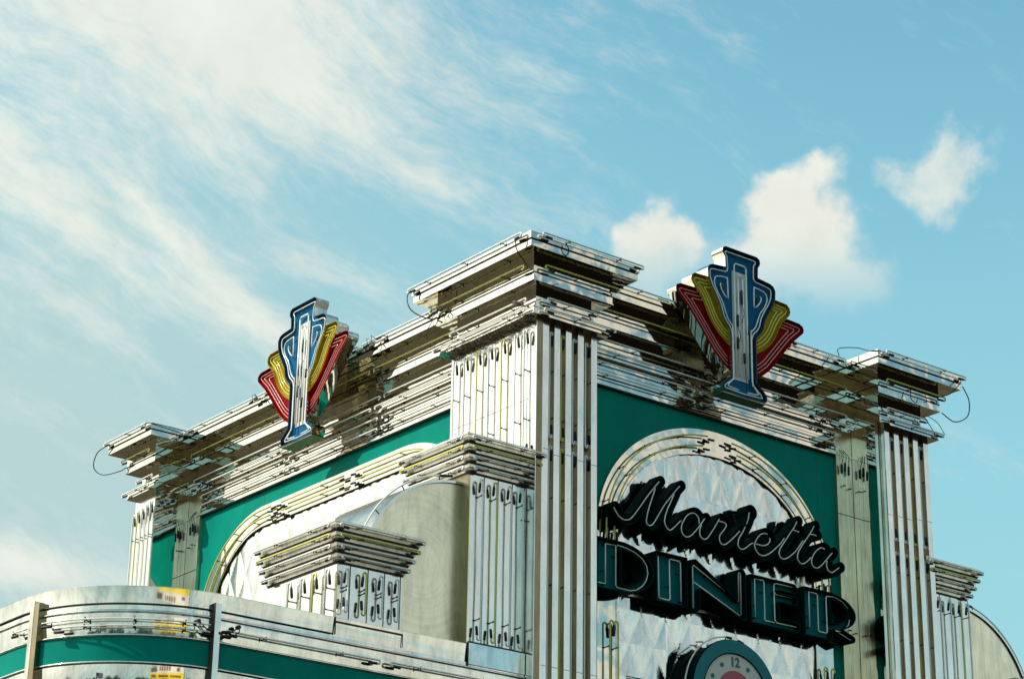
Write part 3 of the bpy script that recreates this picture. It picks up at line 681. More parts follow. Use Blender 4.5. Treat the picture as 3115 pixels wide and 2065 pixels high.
# ------------------------------------------------------------------ lower wing with stepped pillars and quarter vault
wing = thing('diner_wing', 'low steel diner front with rounded corner, teal stripe, stepped neon pillars and curved vault', 'diner building', (-1.5, 2.5, 0))
ZT = 6.09
CC = (-2.68, 1.57); RC = 1.19
def band(prof, m, name, x_end, parent=None, smooth=True, a_end=180, y_far=9.0, x_start=None):
    """sweep a profile [(outset, z)] along the flat front (y=.38), round the corner and back along +Y"""
    path = []
    xs = x_end if x_start is None else x_start
    path += [((x_end, .38), (0, -1)), ((xs if x_start is not None else -1.2, .38), (0, -1)), ((-2.0, .38), (0, -1)), ((-2.5, .38), (0, -1))] if x_end > -2.4 else []
    for k in range(0, 49):
        a = R(90 * k / 48); nx, ny = -math.sin(a), -math.cos(a); path.append(((CC[0] + RC * nx, CC[1] + RC * ny), (nx, ny)))
    path.append(((CC[0] - RC, 3.0), (-1, 0))); path.append(((CC[0] - RC, y_far), (-1, 0)))
    b = MB(); n = len(prof); vs = []
    for (x, y), (nx, ny) in path: vs += [(x + nx * o, y + ny * o, z) for o, z in prof]
    b.add(vs, [(i * n + j, (i + 1) * n + j, (i + 1) * n + j + 1, i * n + j + 1) for i in range(len(path) - 1) for j in range(n - 1)], m, smooth)
    return b.build(name, parent or wing)
def arcprof(z0, z1, o0, o1, bul, n=8):
    return [(o0 + (o1 - o0) * k / n + bul * math.sin(math.pi * k / n), z0 + (z1 - z0) * k / n) for k in range(n + 1)]
def half_round(z, r_, o=0.0, n=8):
    return [(o + r_ * math.sin(math.pi * k / n), z - r_ * math.cos(math.pi * k / n)) for k in range(n + 1)]
b = MB(); poly = [(.30, .40), (-2.68, .40)] + [(CC[0] - (RC - .02) * math.sin(R(90 * k / 12)), CC[1] - (RC - .02) * math.cos(R(90 * k / 12))) for k in range(13)] + [(CC[0] - RC + .02, 9.0), (.30, 9.0)]
b.prism(poly, 0.0, 5.2, M_CORE); b.build('wing_core', wing)
b = MB(); b.prism(poly, 5.18, 5.98, M_CORE); b.build('roof_deck', wing)
band(arcprof(5.93, ZT, -.011, 0.0, -.0015), M_BAND, 'parapet_band', .285)
band([(-.03, ZT - .004), (-.004, ZT + .001), (.002, ZT - .004)], M_BAND, 'parapet_edge', .285)
band([(.0, 5.942), (.009, 5.945), (.009, 5.952), (0, 5.955)], M_SEAL, 'parapet_seam', -1.70, x_start=-1.9)
band(half_round(5.888, .013), M_BAND, 'upper_moulding', .285)
band(arcprof(5.70, 5.93, -.016, .0, .004), M_BAND, 'neon_band', .285)
band(half_round(5.700, .012), M_BAND, 'middle_moulding', .285)
band([(-.004, 5.49), (-.004, 5.695)], M_TEAL, 'teal_stripe', .285)
band(half_round(5.487, .013), M_BAND, 'lower_moulding', .285)
band([(-.004 - .36 * (5.487 - z) ** 2 - .012 * (5.487 - z), z) for z in (5.487, 5.44, 5.39, 5.34, 5.29, 5.24, 5.1, 4.9, 4.5)] + [(-.45, 3.0), (-.45, 0.5)], M_BAND, 'front_sheet', .285)
# vertical seam covers with open brackets
def seam_cover(ang, x=None, w=.052, z1=5.995):
    b = MB()
    if x is not None: b.box(x - w / 2, x + w / 2, .33, .40, 4.6, z1, M_FIN); b.box(x - w / 2 - .003, x - w / 2, .329, .40, 4.6, z1 + .003, M_SEAL); b.box(x + w / 2, x + w / 2 + .008, .345, .39, 4.6, z1, M_BRASS)
    else:
        a = R(ang)
        for da, ww, m, h in ((0, .5, M_BROWN, 0), (.045, .45, M_DULL, .02), (.025, .2, M_BOOT, .0)):
            an = a + da; nx, ny = -math.sin(an), -math.cos(an); tx, ty = -ny, nx; cx, cy = CC[0] + RC * nx, CC[1] + RC * ny
            p = [(cx + tx * w * ww * s1 + nx * s2, cy + ty * w * ww * s1 + ny * s2) for s1, s2 in ((-1, -.01), (1, -.01), (1, .045), (-1, .045))]
            b.prism(p, 4.6, z1 + h, m)
    return b.build('seam_cover', wing)
seam_cover(0, -2.795); seam_cover(76); seam_cover(0, -.33 + .0, w=.0) if False else None
# neon lines on the curved band (clear glass)
def band_tube(z, a0, a1, x1, m, z_in=None):
    pts = []
    if x1 is not None: pts.append((x1, .38 - .055, z))
    n = max(3, int(abs(a1 - a0) / 3))
    for k in range(n + 1):
        a = R(a0 + (a1 - a0) * k / n); pts.append((CC[0] - (RC + .055) * math.sin(a), CC[1] - (RC + .055) * math.cos(a), z))
    mb = MB(); mb.tube(pts, .0065, m, 8)
    q = pts[-1]; r_ = pts[-2]; d = (Vector(r_) - Vector(q)).normalized()
    boot(mb, Vector(q) + Vector((0, 0, -.03)), Vector(q) + d * .10 + Vector((0, 0, -.035)))
    for k in range(len(pts)):
        if k % 6 == 3:
            v = Vector(pts[k]); n_ = Vector((v.x - CC[0], v.y - CC[1], 0)).normalized() if v.x < CC[0] else Vector((0, -1, 0))
            mb.tube([v - n_ * .055, v], .006, M_BOOT, 6); mb.tube([v - n_ * .01 + Vector((0, 0, -.02)), v - n_ * .01 + Vector((0, 0, .02))], .007, M_BOOT, 5)
    mb.build('neon_tube', wing)
band_tube(5.815, 8, 72, -2.84 if False else None, M_TUBE); band_tube(5.76, 8, 66, None, M_TUBE)
band_tube(5.795, 80, 90, None, M_TUBE)
for z in (5.79,):
    for x0, x1 in ((-2.72, -1.25), (-1.15, .15)):
        tube_h(wing, 'R', .38, x0, x1, z, M_TUBE, so=.05, drop=.03, nclip=2)
# looped leads with round glands near the seam
for px, s in ((-2.98, 1), (-2.58, -1)):
    yy = .36 if px > -2.7 else CC[1] - math.sqrt(RC * RC - (px - CC[0]) ** 2) - .02
    b = MB(); b.lathe([(0, -.02), (.016, -.02), (.018, 0), (.016, .02), (0, .02)], (px + .03 * s, yy - .03, 5.835), M_BOOT, 14)
    b.tube([(px + .03 * s, yy - .05, 5.835), (px + .035 * s, yy - .06, 5.79), (px + .09 * s, yy - .04, 5.745)], .005, M_WIRE, 6); b.tube([(px + .03 * s, yy - .05, 5.835), (px + .10 * s, yy - .05, 5.78)], .005, M_WIRE, 6)
    boot(b, (px + .09 * s, yy - .04, 5.745), (px + .18 * s, yy - .04, 5.74)); boot(b, (px + .10 * s, yy - .05, 5.78), (px + .19 * s, yy - .05, 5.768))
    b.build('lead_loop', wing)

def capital(parent, x0, x1, y0, y1, z0, z1, dmax, tubes=True, yl1=None, glass=(0, 1, 0, 0)):
    """four-tier flaring capital, wide at the top"""
    b = MB(); n = 4; H = (z1 - z0) / n
    for k in range(n):
        d = dmax * (k + 1) / n; za = z0 + H * k
        e = d - .011; b.frustum([(x0 - e, y0 - e), (x1 + e, y0 - e), (x1 + e, y1), (x0 - e, y1)], [(x0 - d, y0 - d), (x1 + d, y0 - d), (x1 + d, y1), (x0 - d, y1)], za + .012, za + H - .001, M_DULL)
        b.prism([(x0 - d + .022, y0 - d + .022), (x1 + d - .022, y0 - d + .022), (x1 + d - .022, y1 - .01), (x0 - d + .022, y1 - .01)], za - .003, za + .013, M_SEAL)
    d = dmax
    b.prism([(x0 - d - .006, y0 - d - .006), (x1 + d + .006, y0 - d - .006), (x1 + d + .006, y1 + .004), (x0 - d - .006, y1 + .004)], z1 - .012, z1 + .004, M_DULL)
    o = b.build('capital', parent)
    if tubes:
        for k in range(n):
            d = dmax * (k + 1) / n; z = z0 + H * (k + .62); m = M_TUBEY if k == 2 else M_TUBE
            tube_h(o, 'R', y0 - d, x0 - d + .03, x1 + d + .0, z, m, so=.040, drop=.026, nclip=2, blen=.065)
            tube_h(o, 'L', x0 - d, y0 - d + .03, y1 + .0, z, m, so=.040, drop=.026, nclip=2, blen=.065)
    return o
def pillar(parent, x0, x1, y0, y1, zb, z0, z1, fu, lu, yel, zbt):
    b = MB(); b.box(x0, x1, y0, y1, zb, z0 + .02, M_FIN)
    for u in fu: fbox(b, 'R', y0, u + .045, u + .052, -.001, .003, zb, z0, M_SEAL)
    for u in lu: fbox(b, 'L', x0, u + .10, u + .107, -.001, .003, zb, z0, M_FIN)
    b.box(x0 - .002, x0 + .006, y0 - .003, y0 + .0, zb, z0, M_BRASS)
    if not lu: b.box(x0 - .003, x0 - .0005, y0 + .002, y1 - .01, zb, z0, M_BROWN)
    o = b.build('pillar', parent)
    for k, u in enumerate(fu): tube_v(o, 'R', y0, u, zbt, z0 - .05, M_TUBEY if k == yel else M_TUBE, so=.05, side=-1, hp=.034, zclips=[z0 - .19, zbt + .19] if z0 - zbt > .3 else [(z0 + zbt) / 2], blen=.085)
    for k, u in enumerate(lu): tube_v(o, 'L', x0, u, zb + .02, z0 - .05, M_TUBEY if k == len(lu) - 2 else M_TUBE, so=.05, side=-1, hp=.05, zclips=[z0 - .20, z0 - .38], ends=(0, 1), blen=.09)
    capital(parent, x0, x1, y0, y1, z0, z1, .115)
    return o
p1 = pillar(wing, -.33, .29, .40, 1.28, 5.95, 7.61, 7.93, (-.217, -.063, .096, .232), (), 1, 6.13)
p2 = pillar(wing, -1.665, -1.01, .40, 1.47, 6.06, 6.55, 6.87, (-1.584, -1.406, -1.239, -1.077), (1.06, .86, .68, .49), 1, 6.14)
# steps in the parapet under the pillars
b = MB(); fbox(b, 'R', .38, -.325, .285, 0, .012, 5.915, 6.105, M_BAND); fbox(b, 'R', .38, -.325, .285, 0, .016, 6.10, 6.112, M_SEAL); fbox(b, 'R', .38, -.33, -.322, 0, .014, 5.90, 6.11, M_SEAL); b.build('pillar_base_plate', wing)
b = MB(); fbox(b, 'R', .38, -1.672, -1.004, 0, .008, 6.045, 6.058, M_SEAL); fbox(b, 'R', .38, -1.005, -.999, 0, .004, 5.945, 6.05, M_SEAL); fbox(b, 'R', .38, -1.68, -1.672, 0, .010, 5.945, 6.09, M_SEAL)
b.build('pillar_base_plate', wing)
def vault(parent, cx, sgn, r_, zc, yf, yb, name='quarter_vault'):
    b = MB(); n = 36; P = [(cx - sgn * r_ * math.sin(R(90 * k / n)), zc + r_ * math.cos(R(90 * k / n))) for k in range(n + 1)]
    P2 = P + [(P[-1][0], 5.9), (cx, 5.9)]
    b.add([(x, yf + .02, z) for x, z in P2], [tuple(range(len(P2)))], M_VAULT)
    m = len(P)
    b.add([(x, yf, z) for x, z in P] + [(x, yb, z) for x, z in P], [(i, i + 1, i + 1 + m, i + m) for i in range(m - 1)], M_DULL, True)
    Q = [(cx - sgn * (r_ - .022) * math.sin(R(90 * k / n)), zc + (r_ - .022) * math.cos(R(90 * k / n))) for k in range(n + 1)]
    b.add([(x, yf, z) for x, z in P] + [(x, yf, z) for x, z in Q], [(i, i + 1, i + 1 + m, i + m) for i in range(m - 1)], M_FIN)
    b.add([(x, yf, z) for x, z in Q] + [(x, yf + .02, z) for x, z in Q], [(i, i + 1, i + 1 + m, i + m) for i in range(m - 1)], M_SEAL)
    b.box(P[-1][0], P[-1][0] - sgn * .01, yf, yb, 5.9, zc, M_DULL)
    o = b.build(name, parent)
    mb = MB(); T = [(cx - sgn * (r_ + .045) * math.sin(R(90 * k / n)), yf + .03, zc + (r_ + .045) * math.cos(R(90 * k / n))) for k in range(2, n + 1)]; mb.tube(T, TR, M_TUBE, 8)
    for k in (3, 12, 20, 28):
        q = Vector(T[k]); c_ = Vector((cx, yf + .03, zc)); d = (q - c_).normalized(); mb.tube([q - d * .045, q], .006, M_BOOT, 6)
    boot(mb, Vector(T[0]) + Vector((0, -.01, 0)), Vector(T[3])); mb.build('neon_tube', o); return o
vault(wing, -.33, 1, 1.05, 6.50, .50, 1.5)

# right-hand stepped side of the tower
side = thing('stepped_wing', 'stepped steel pillar with flared capital and grey quarter vault right of the tower', 'building wing', (6.2, 1.5, 0))
p3 = pillar(side, 5.56, 6.165, .40, 1.3, 4.6, 7.61, 7.93, (5.70, 5.86, 6.02, 6.135), (), 2, 5.2)
vault(side, 6.165, -1, 1.09, 6.50, .50, 3.5)
p4 = pillar(side, 6.85, 7.5, .40, 1.3, 4.6, 6.55, 6.87, (6.93, 7.1, 7.26, 7.42), (), 1, 5.2)
wire(p4, [(6.80, .25, 6.86), (6.86, .2, 6.98), (6.98, .2, 6.97), (7.06, .25, 6.87)], .004)
b = MB(); b.box(6.85, 9.0, .38, 9, 0, 6.0, M_DULL); b.box(5.6, 6.85, .42, 9, 0, 5.9, M_CORE); b.build('side_wall', side)

def smooth_line(L, k=5):
    P = [L[0]] + list(L) + [L[-1]]; q = []
    for i in range(1, len(P) - 2):
        for j in range(k):
            t = j / k; r_ = []
            for c in (0, 1):
                a, b_, c_, d = P[i - 1][c], P[i][c], P[i + 1][c], P[i + 2][c]
                r_.append(.5 * (2 * b_ + (c_ - a) * t + (2 * a - 5 * b_ + 4 * c_ - d) * t * t + (3 * b_ - a - 3 * c_ + d) * t ** 3))
            q.append(tuple(r_))
    q.append(L[-1]); return q

# ------------------------------------------------------------------ crests
def crest():
    root = thing('neon_crest', 'x', 'sign', (2.925, .29, 9.06), 0, 'neon crest signs on the tower cornice')
    U = 2.925; pl = .29
    gr = Grid(-.95, .95, 8.95, 10.70, .0085)
    br = [(0, 10.612), (.215, 10.612), (.250, 10.592), (.257, 10.557), (.247, 10.528), (.224, 10.503), (.218, 10.386), (.389, 10.369), (.437, 10.351), (.463, 10.307), (.457, 10.222), (.421, 10.135), (.369, 10.058), (.312, 9.96), (.280, 9.851), (.243, 9.795), (.188, 9.743), (.174, 9.700), (.172, 9.247), (.208, 9.218), (.256, 9.185), (.299, 9.140), (.303, 9.105), (.285, 9.072), (.0, 9.060)]
    body = br + [(-a, z) for a, z in br[::-1] if a > 0]
    yel = [(.30, 10.225), (.457, 10.218), (.63, 10.211), (.668, 10.180), (.678, 10.141), (.660, 10.097), (.624, 10.062), (.565, 10.010), (.525, 9.950), (.490, 9.880), (.45, 9.804), (.397, 9.73), (.309, 9.646), (.185, 9.565), (.05, 9.50), (.0, 9.9)]
    red = [(.40, 10.065), (.623, 10.059), (.814, 10.052), (.860, 10.030), (.872, 10.0), (.865, 9.967), (.803, 9.912), (.712, 9.833), (.628, 9.739), (.537, 9.633), (.447, 9.527), (.372, 9.443), (.277, 9.365), (.176, 9.302), (.05, 9.25), (0, 9.6)]
    FB = gr.poly(body) - .004
    def loc(mb): mb.v = [(x + U, y, z) for x, y, z in mb.v]; return mb
    def neon_loop(lines, y, m, par, r_=.0085, closed=False):
        mb = MB()
        for L in lines: mb.tube([(u, y, z) for u, z in L], r_, m, 7, closed=closed)
        return loc(mb).build('neon_tube', par)
    def resample(L, st=.02):
        out = [L[0]]
        for p in L[1:]:
            if math.hypot(p[0] - out[-1][0], p[1] - out[-1][1]) > st: out.append(p)
        return out
    b = MB(); pan(b, gr, FB, pl, .055, .16, .006, M_CRIM, M_BLUE, M_ST); loc(b); bodyo = b.build('crest_body', root)
    for L in gr.contours(FB, -.045): neon_loop([resample(L)], pl + .02, M_TUBE, bodyo, .0065, closed=True)
    lobe = [(.178, 10.06), (.183, 10.265), (.205, 10.282), (.318, 10.268), (.356, 10.23), (.358, 10.172), (.317, 10.095), (.262, 10.020), (.232, 9.95), (.190, 9.854), (.135, 9.790), (.125, 9.76), (.125, 9.27), (.15, 9.21), (.20, 9.155), (.19, 9.135), (.06, 9.125)]
    for s in (1, -1):
        neon_loop([smooth_line([(a * s, z) for a, z in lobe], 3)], pl + .02, M_TUBE, bodyo, .0065)
        neon_loop([smooth_line([(a * s, z) for a, z in [(.198, 10.066), (.255, 10.125), (.280, 10.181), (.270, 10.204)]], 3)], pl + .02, M_TUBE, bodyo, .0065)
        mb = MB(); boot(mb, (.262 * s, pl + .03, 10.20), (.225 * s, pl + .04, 10.13)); loc(mb).build('electrodes', bodyo)
    b = MB()
    b.box(-.095, .095, pl + .046, pl + .053, 9.24, 10.40, M_WPANEL); loc(b).build('centre_panel', root)
    for u in (-.082, -.032, .032, .082):
        neon_loop([[(u, 9.27), (u, 10.33 + (.12 if abs(u) > .05 else 0))]], pl + .026, M_TUBE, bodyo)
    neon_loop([[(-.082, 10.45), (-.06, 10.475), (.06, 10.475), (.082, 10.45)]], pl + .026, M_TUBE, bodyo)
    neon_loop([[(-.032, 10.33), (-.015, 10.36), (.015, 10.36), (.032, 10.33)]], pl + .026, M_TUBE, bodyo)
    mb = MB()
    for (u, z, l) in ((-.05, 9.80, .13), (.01, 10.05, .16), (-.055, 9.56, .13), (.03, 9.42, .12), (.09, 9.74, .10)): boot(mb, (u, pl + .02, z), (u + .003, pl + .025, z + l))
    mb.tube([(-.05, pl + .02, 9.80), (-.02, pl + .015, 9.70), (-.055, pl + .02, 9.60)], .0035, M_WIRE, 5); mb.tube([(.01, pl + .02, 10.05), (.03, pl + .01, 9.95), (.0, pl + .015, 9.85)], .0035, M_WIRE, 5)
    mb.tube([(.03, pl + .02, 9.42), (.035, pl + .01, 9.25), (.03, pl + .0, 9.10)], .0035, M_WIRE, 5)
    loc(mb).build('electrodes', root)
    for P, dy, mt, mg, nm in ((yel, .010, M_YEL, M_TUBEY, 'yellow_petal'), (red, .020, M_RED, M_TUBER, 'red_petal')):
        for s in (1, -1):
            Q = [(a * s, z) for a, z in P]
            FP = gr.poly(Q) - .004; FP = np.maximum(FP, -(FB + .0)); FP = np.maximum(FP, -(gr.X * s - .165))
            if P is red: FP = np.maximum(FP, -(gr.poly([(a * s, z) for a, z in yel]) + .002))
            b = MB(); pan(b, gr, FP, pl + dy, .042, .15 - dy, .005, mt, mt, M_ST); loc(b); o = b.build(nm, root)
            FQ = gr.poly(Q)
            for lev in (-.042, -.076, -.110):
                for L in gr.contours(FQ, lev):
                    L = resample(L, .016); n = len(L)
                    keep = [i for i in range(n) if (FP[int((L[i][1] - gr.z[0]) / .0085), int((L[i][0] - gr.x[0]) / .0085)] < -.012)]
                    if len(keep) < 6: continue
                    ks = set(keep); run = []; best = []
                    for i in range(2 * n):
                        if i % n in ks:
                            run.append(L[i % n])
                            if len(run) > len(best): best = list(run)
                            if len(run) >= n: break
                        else: run = []
                    if len(best) > 5: neon_loop([best], pl + dy + .012, mg, o, .0052)
    b = MB(); b.box(-.292, .292, pl + .004, pl + .158, 9.050, 9.060, M_BROWN); loc(b).build('added_underside_plate', root)  # added brown plate, stops the crest's underside mirroring the teal wall
    # mounting frame to the cornice
    b = MB(); b.box(-.14, .14, pl + .155, .52, 9.20, 9.86, M_DULL); b.box(-.14, .14, pl + .155, .46, 9.80, 10.2, M_DULL); loc(b).build('mounting_box', root)
    return root
cr1 = crest(); cr1['label'] = 'shaded neon crest above the script lettering on the right tower face'
cr2 = copy_tree(cr1); cr2['label'] = 'sunlit neon crest on the bright left tower face beside the corner capital'
cr2.location = (.30, 4.28, 9.06); cr2.rotation_euler = (0, 0, R(-90))

# ------------------------------------------------------------------ script sign
sc = thing('script_sign', 'dark green script letters reading Marietta in outline neon above the block letters', 'sign', (2.9, .62, 7.5))
gs = Grid(1.25, 4.75, 7.28, 8.30, .0085); allL = [smooth_line(L) for v in SCRIPT.values() for L in v]
FS = gs.stroke(allL) - .052
# the dot of the i
FS = np.minimum(FS, np.hypot(gs.X - (SCRIPT['i'][1][-1][0]), gs.Z - (SCRIPT['i'][1][-1][1] - .005)) - .078)
b = MB(); pan(b, gs, FS, .535, .055, .135, .007, M_CAN, M_CAN); cano = b.build('letter_can', sc)
for k, v in SCRIPT.items():
    for L in v:
        mb = MB(); mb.tube([(x, .567, z) for x, z in smooth_line(L)], .0062, M_TUBE, 7); mb.build('neon_tube', sc)
b = MB()
for x in (1.7, 2.5, 3.2, 3.9, 4.35): b.box(x, x + .02, .66, .735, 7.60, 7.63, M_SEAL)
b.box(4.06, 4.085, .69, .715, 7.38, 7.55, M_DULL); b.build('mounting_strut', sc)

# ------------------------------------------------------------------ block letters
bl = thing('block_sign', 'dark teal block letters reading DINER outlined in neon under the script', 'sign', (2.9, .62, 7.1))
gb = Grid(1.15, 4.80, 6.78, 7.50, .0075)
T_, B_ = 7.375, 6.895
def rp(*P): return gb.poly(list(P))
def ell(cx, cz, a, c):
    q = np.hypot((gb.X - cx) / a, (gb.Z - cz) / c); return (q - 1) * min(a, c)
def inter(*a):
    r_ = a[0]
    for b_ in a[1:]: r_ = np.maximum(r_, b_)
    return r_
def uni(*a):
    r_ = a[0]
    for b_ in a[1:]: r_ = np.minimum(r_, b_)
    return r_
box = lambda x0, x1, z0, z1: rp((x0, z0), (x1, z0), (x1, z1), (x0, z1))
# D
dcen = 7.135
D_out = uni(box(1.225, 1.56, B_, T_), inter(ell(1.50, dcen, .425, .240), -(gb.X * 1 - 1.50)))
D_hole = inter(uni(ell(1.52, dcen, .285, .165), box(1.52, 1.521, dcen - .01, dcen + .01)), -(gb.X - 1.525))
D_ = np.maximum(D_out, -D_hole)
I_ = box(1.945, 2.342, B_, T_)
N_ = uni(rp((2.385, T_ - .005), (2.45, T_ + .01), (3.10, 7.02), (3.10, B_ + .005), (3.04, B_), (2.51, 7.10), (2.385, 7.10)), gb.stroke([[(2.445, 7.15), (2.445, 6.935)]]) - .062, gb.stroke([[(3.043, 7.34), (3.043, 7.02)]]) - .060)
E_ = uni(box(3.16, 3.545, B_, T_), gb.stroke([[(3.5, 7.325), (3.745, 7.325)]]) - .052, gb.stroke([[(3.5, 7.205), (3.755, 7.205)]]) - .048, gb.stroke([[(3.5, 6.947), (3.775, 6.947)]]) - .052)
rcen = 7.195
R_out = uni(box(3.885, 4.27, B_, T_ + .01), inter(ell(4.22, rcen, .39, .190), -(gb.X - 4.22)), gb.stroke([[(4.30, 7.035), (4.555, 6.955)]]) - .036)
R_hole = inter(ell(4.24, rcen, .255, .118), -(gb.X - 4.255))
R__ = np.maximum(R_out, -R_hole)
NE = {'letter_d': [[(1.353, 6.953), (1.353, 7.331)], [(1.22, 6.95), (1.35, 6.953)], [(1.353, 7.331), (1.478, 7.337), (1.477, 6.959), (1.497, 6.942), (1.659, 6.940), (1.734, 6.962), (1.802, 7.010), (1.851, 7.075), (1.872, 7.146), (1.855, 7.216), (1.800, 7.275), (1.702, 7.318), (1.6, 7.338), (1.498, 7.345)]],
      'letter_i': [[(2.0, 7.335), (2.005, 6.95), (2.02, 6.935), (2.13, 6.935), (2.145, 6.95), (2.14, 7.32), (2.155, 7.335), (2.265, 7.335), (2.28, 7.32), (2.285, 6.95)]],
      'letter_n': [[(2.435, 6.90), (2.435, 7.31), (2.45, 7.33), (2.47, 7.322), (3.02, 7.08)], [(2.445, 7.17), (3.035, 6.945), (3.058, 6.955), (3.058, 7.36), (3.045, 7.372), (3.03, 7.36), (3.025, 7.08)]],
      'letter_e': [[(3.245, 6.962), (3.247, 7.345), (3.36, 7.350), (3.373, 7.335), (3.372, 6.965), (3.385, 6.955), (3.50, 6.955)], [(3.774, 7.355), (3.53, 7.350), (3.508, 7.335), (3.506, 7.265), (3.53, 7.240), (3.782, 7.245)], [(3.508, 7.25), (3.508, 6.985), (3.53, 6.958), (3.798, 6.960)]],
      'letter_r': [[(3.985, 6.993), (3.987, 7.348), (4.095, 7.350), (4.106, 7.335), (4.105, 6.985), (4.12, 6.97), (4.215, 6.97), (4.228, 6.985), (4.228, 7.335), (4.245, 7.350), (4.346, 7.358), (4.461, 7.330), (4.535, 7.275)], [(4.552, 7.16), (4.53, 7.10), (4.47, 7.045), (4.40, 7.02), (4.302, 7.010)], [(4.35, 7.01), (4.56, 6.955)]]}
for nm, FF in (('letter_d', D_), ('letter_i', I_), ('letter_n', N_), ('letter_e', E_), ('letter_r', R__)):
    b = MB(); pan(b, gb, FF, .515, .075, .175, .010, M_CAN, M_TEAL_SIGN); o = b.build(nm, bl)
    for L in NE[nm]:
        mb = MB(); mb.tube([(x, .55, z) for x, z in L], .0062, M_TUBE, 7)
        for e in (L[0], L[-1]): mb.tube([(e[0], .55, e[1]), (e[0], .59, e[1])], .009, M_BOOT, 6)
        for k in range(1, len(L)):
            if math.dist(L[k], L[k - 1]) > .3: t = .3; mb.tube([(L[k][0] * t + L[k - 1][0] * (1 - t), .55, L[k][1] * t + L[k - 1][1] * (1 - t)), (L[k][0] * t + L[k - 1][0] * (1 - t) - .03, .585, L[k][1] * t + L[k - 1][1] * (1 - t) + .01)], .006, M_BOOT, 5)
        mb.build('neon_tube', o)
b = MB(); b.box(1.3, 4.5, .69, .71, 6.94, 6.965, M_DULL); b.build('mounting_rail', bl)

# ------------------------------------------------------------------ clock
ck = thing('wall_clock', 'round teal rimmed clock with white dial and red centre under the block letters', 'clock', (2.91, .60, 6.125))
c0 = (2.91, .50, 6.125)
b = MB(); b.lathe([(.52, .21), (.52, .045), (.548, .035), (.552, .0), (.545, -.012)], c0, M_CAN, 72); b.lathe([(.545, -.012), (.425, -.012), (.420, .0)], c0, M_DIALTEAL, 72); b.lathe([(.421, -.004), (.413, -.014), (.411, .0)], c0, M_SEAL, 72); b.build('clock_case', ck)
b = MB(); b.lathe([(.414, -.002), (.0, -.002)], c0, M_DIAL, 72); b.build('clock_dial', ck)
b = MB(); b.lathe([(.235, -.006), (.0, -.006)], (2.91, .50, 6.145), M_DIALRED, 48); b.build('dial_centre', ck)
for k in range(12):
    a = R(90 - 30 * k)
    if k in (0, 3, 6, 9): continue
    b = MB(); b.lathe([(.022, -.007), (.0, -.007)], (2.91 + .335 * math.cos(a), .50, 6.125 + .335 * math.sin(a)), M_DIALTEAL, 14); b.build('hour_dot', ck)
def txt(s, size, name, parent, m, loc, rot, ext=.001, bold=.0):
    cv = bpy.data.curves.new(name, 'FONT'); cv.body = s; cv.size = size; cv.extrude = ext; cv.align_x = 'CENTER'; cv.align_y = 'CENTER'; cv.offset = bold
    to = bpy.data.objects.new(name, cv); COL.objects.link(to)
    me = bpy.data.meshes.new_from_object(to); bpy.data.objects.remove(to); me.name = name; me.materials.clear(); me.materials.append(m)
    o = bpy.data.objects.new(name, me); COL.objects.link(o); o.parent = parent; o.location = Vector(loc) - (parent.location if parent else Vector()); o.rotation_euler = rot; return o
for s, a in (('12', 90), ('3', 0), ('6', -90), ('9', 180)):
    txt(s, .125, 'numeral', ck, M_DIALINK, (2.91 + .335 * math.cos(R(a)), .494, 6.125 + .335 * math.sin(R(a))), (R(90), 0, 0), .001, .004)
def ringtube(r_, y, a0, a1, m, rr=.008):
    mb = MB(); mb.tube([(2.91 + r_ * math.cos(R(a0 + (a1 - a0) * k / 60)), y, 6.125 + r_ * math.sin(R(a0 + (a1 - a0) * k / 60))) for k in range(61)], rr, m, 7)
    e = R(a0); boot(mb, (2.91 + r_ * math.cos(e), y, 6.125 + r_ * math.sin(e)), (2.91 + r_ * math.cos(e - .14), y, 6.125 + r_ * math.sin(e - .14)))
    for k in range(0, 61, 12):
        a = R(a0 + (a1 - a0) * k / 60); mb.tube([(2.91 + r_ * math.cos(a), y, 6.125 + r_ * math.sin(a)), (2.91 + (r_ - .05) * math.cos(a), y + .02, 6.125 + (r_ - .05) * math.sin(a))], .005, M_BOOT, 5)
    mb.build('neon_tube', ck)
ringtube(.585, .56, 95, 290, M_TUBE); ringtube(.585, .56, 80, -80, M_TUBE)
b = MB(); b.box(1.75, 2.42, .712, .724, 6.17, 6.176, M_SEAL); b.box(1.75, 2.42, .712, .724, 6.188, 6.194, M_SEAL); b.build('feed_rail', ck)

# ------------------------------------------------------------------ sparrow
def bird():
    root = (.165, .395, 9.30)
    b = MB(); c = Vector(root); d = Vector((0, 1, 0))  # faces along +Y (to the left in view)
    pts = [c + d * o + Vector((0, 0, z)) for o, z in ((-.105, -.012), (-.075, .004), (-.05, .016), (-.02, .030), (.0, .038), (.02, .047), (.034, .060), (.046, .070), (.058, .071), (.066, .067), (.078, .062))]
    b.tube(pts, .02, M_BIRD, 12, r_list=[.004, .008, .016, .024, .027, .025, .020, .018, .016, .008, .0015])
    for s in (-1, 1):
        b.tube([c + Vector((s * .020, -.075, .010)), c + Vector((s * .024, -.04, .028)), c + Vector((s * .022, .0, .048)), c + Vector((s * .014, .02, .052))], .01, M_BIRDW, 8, r_list=[.002, .008, .012, .005])
        b.tube([c + Vector((s * .009, .0, .015)), c + Vector((s * .010, .004, -.012)), c + Vector((s * .010, .016, -.016))], .0022, M_BOOT, 5)
        b.tube([c + Vector((s * .014, .050, .075)), c + Vector((s * .0165, .052, .075))], .0028, M_BOOT, 6)
    o = b.build('sparrow', None, root); tag(o, 'small brown sparrow perched on a neon tube at the tower corner', 'bird')
M_BIRD = mat('brown_feathers', (0.075, 0.055, 0.035), 0.8); M_BIRDW = mat('dark_wing', (0.03, 0.02, 0.012), 0.8)
bird()

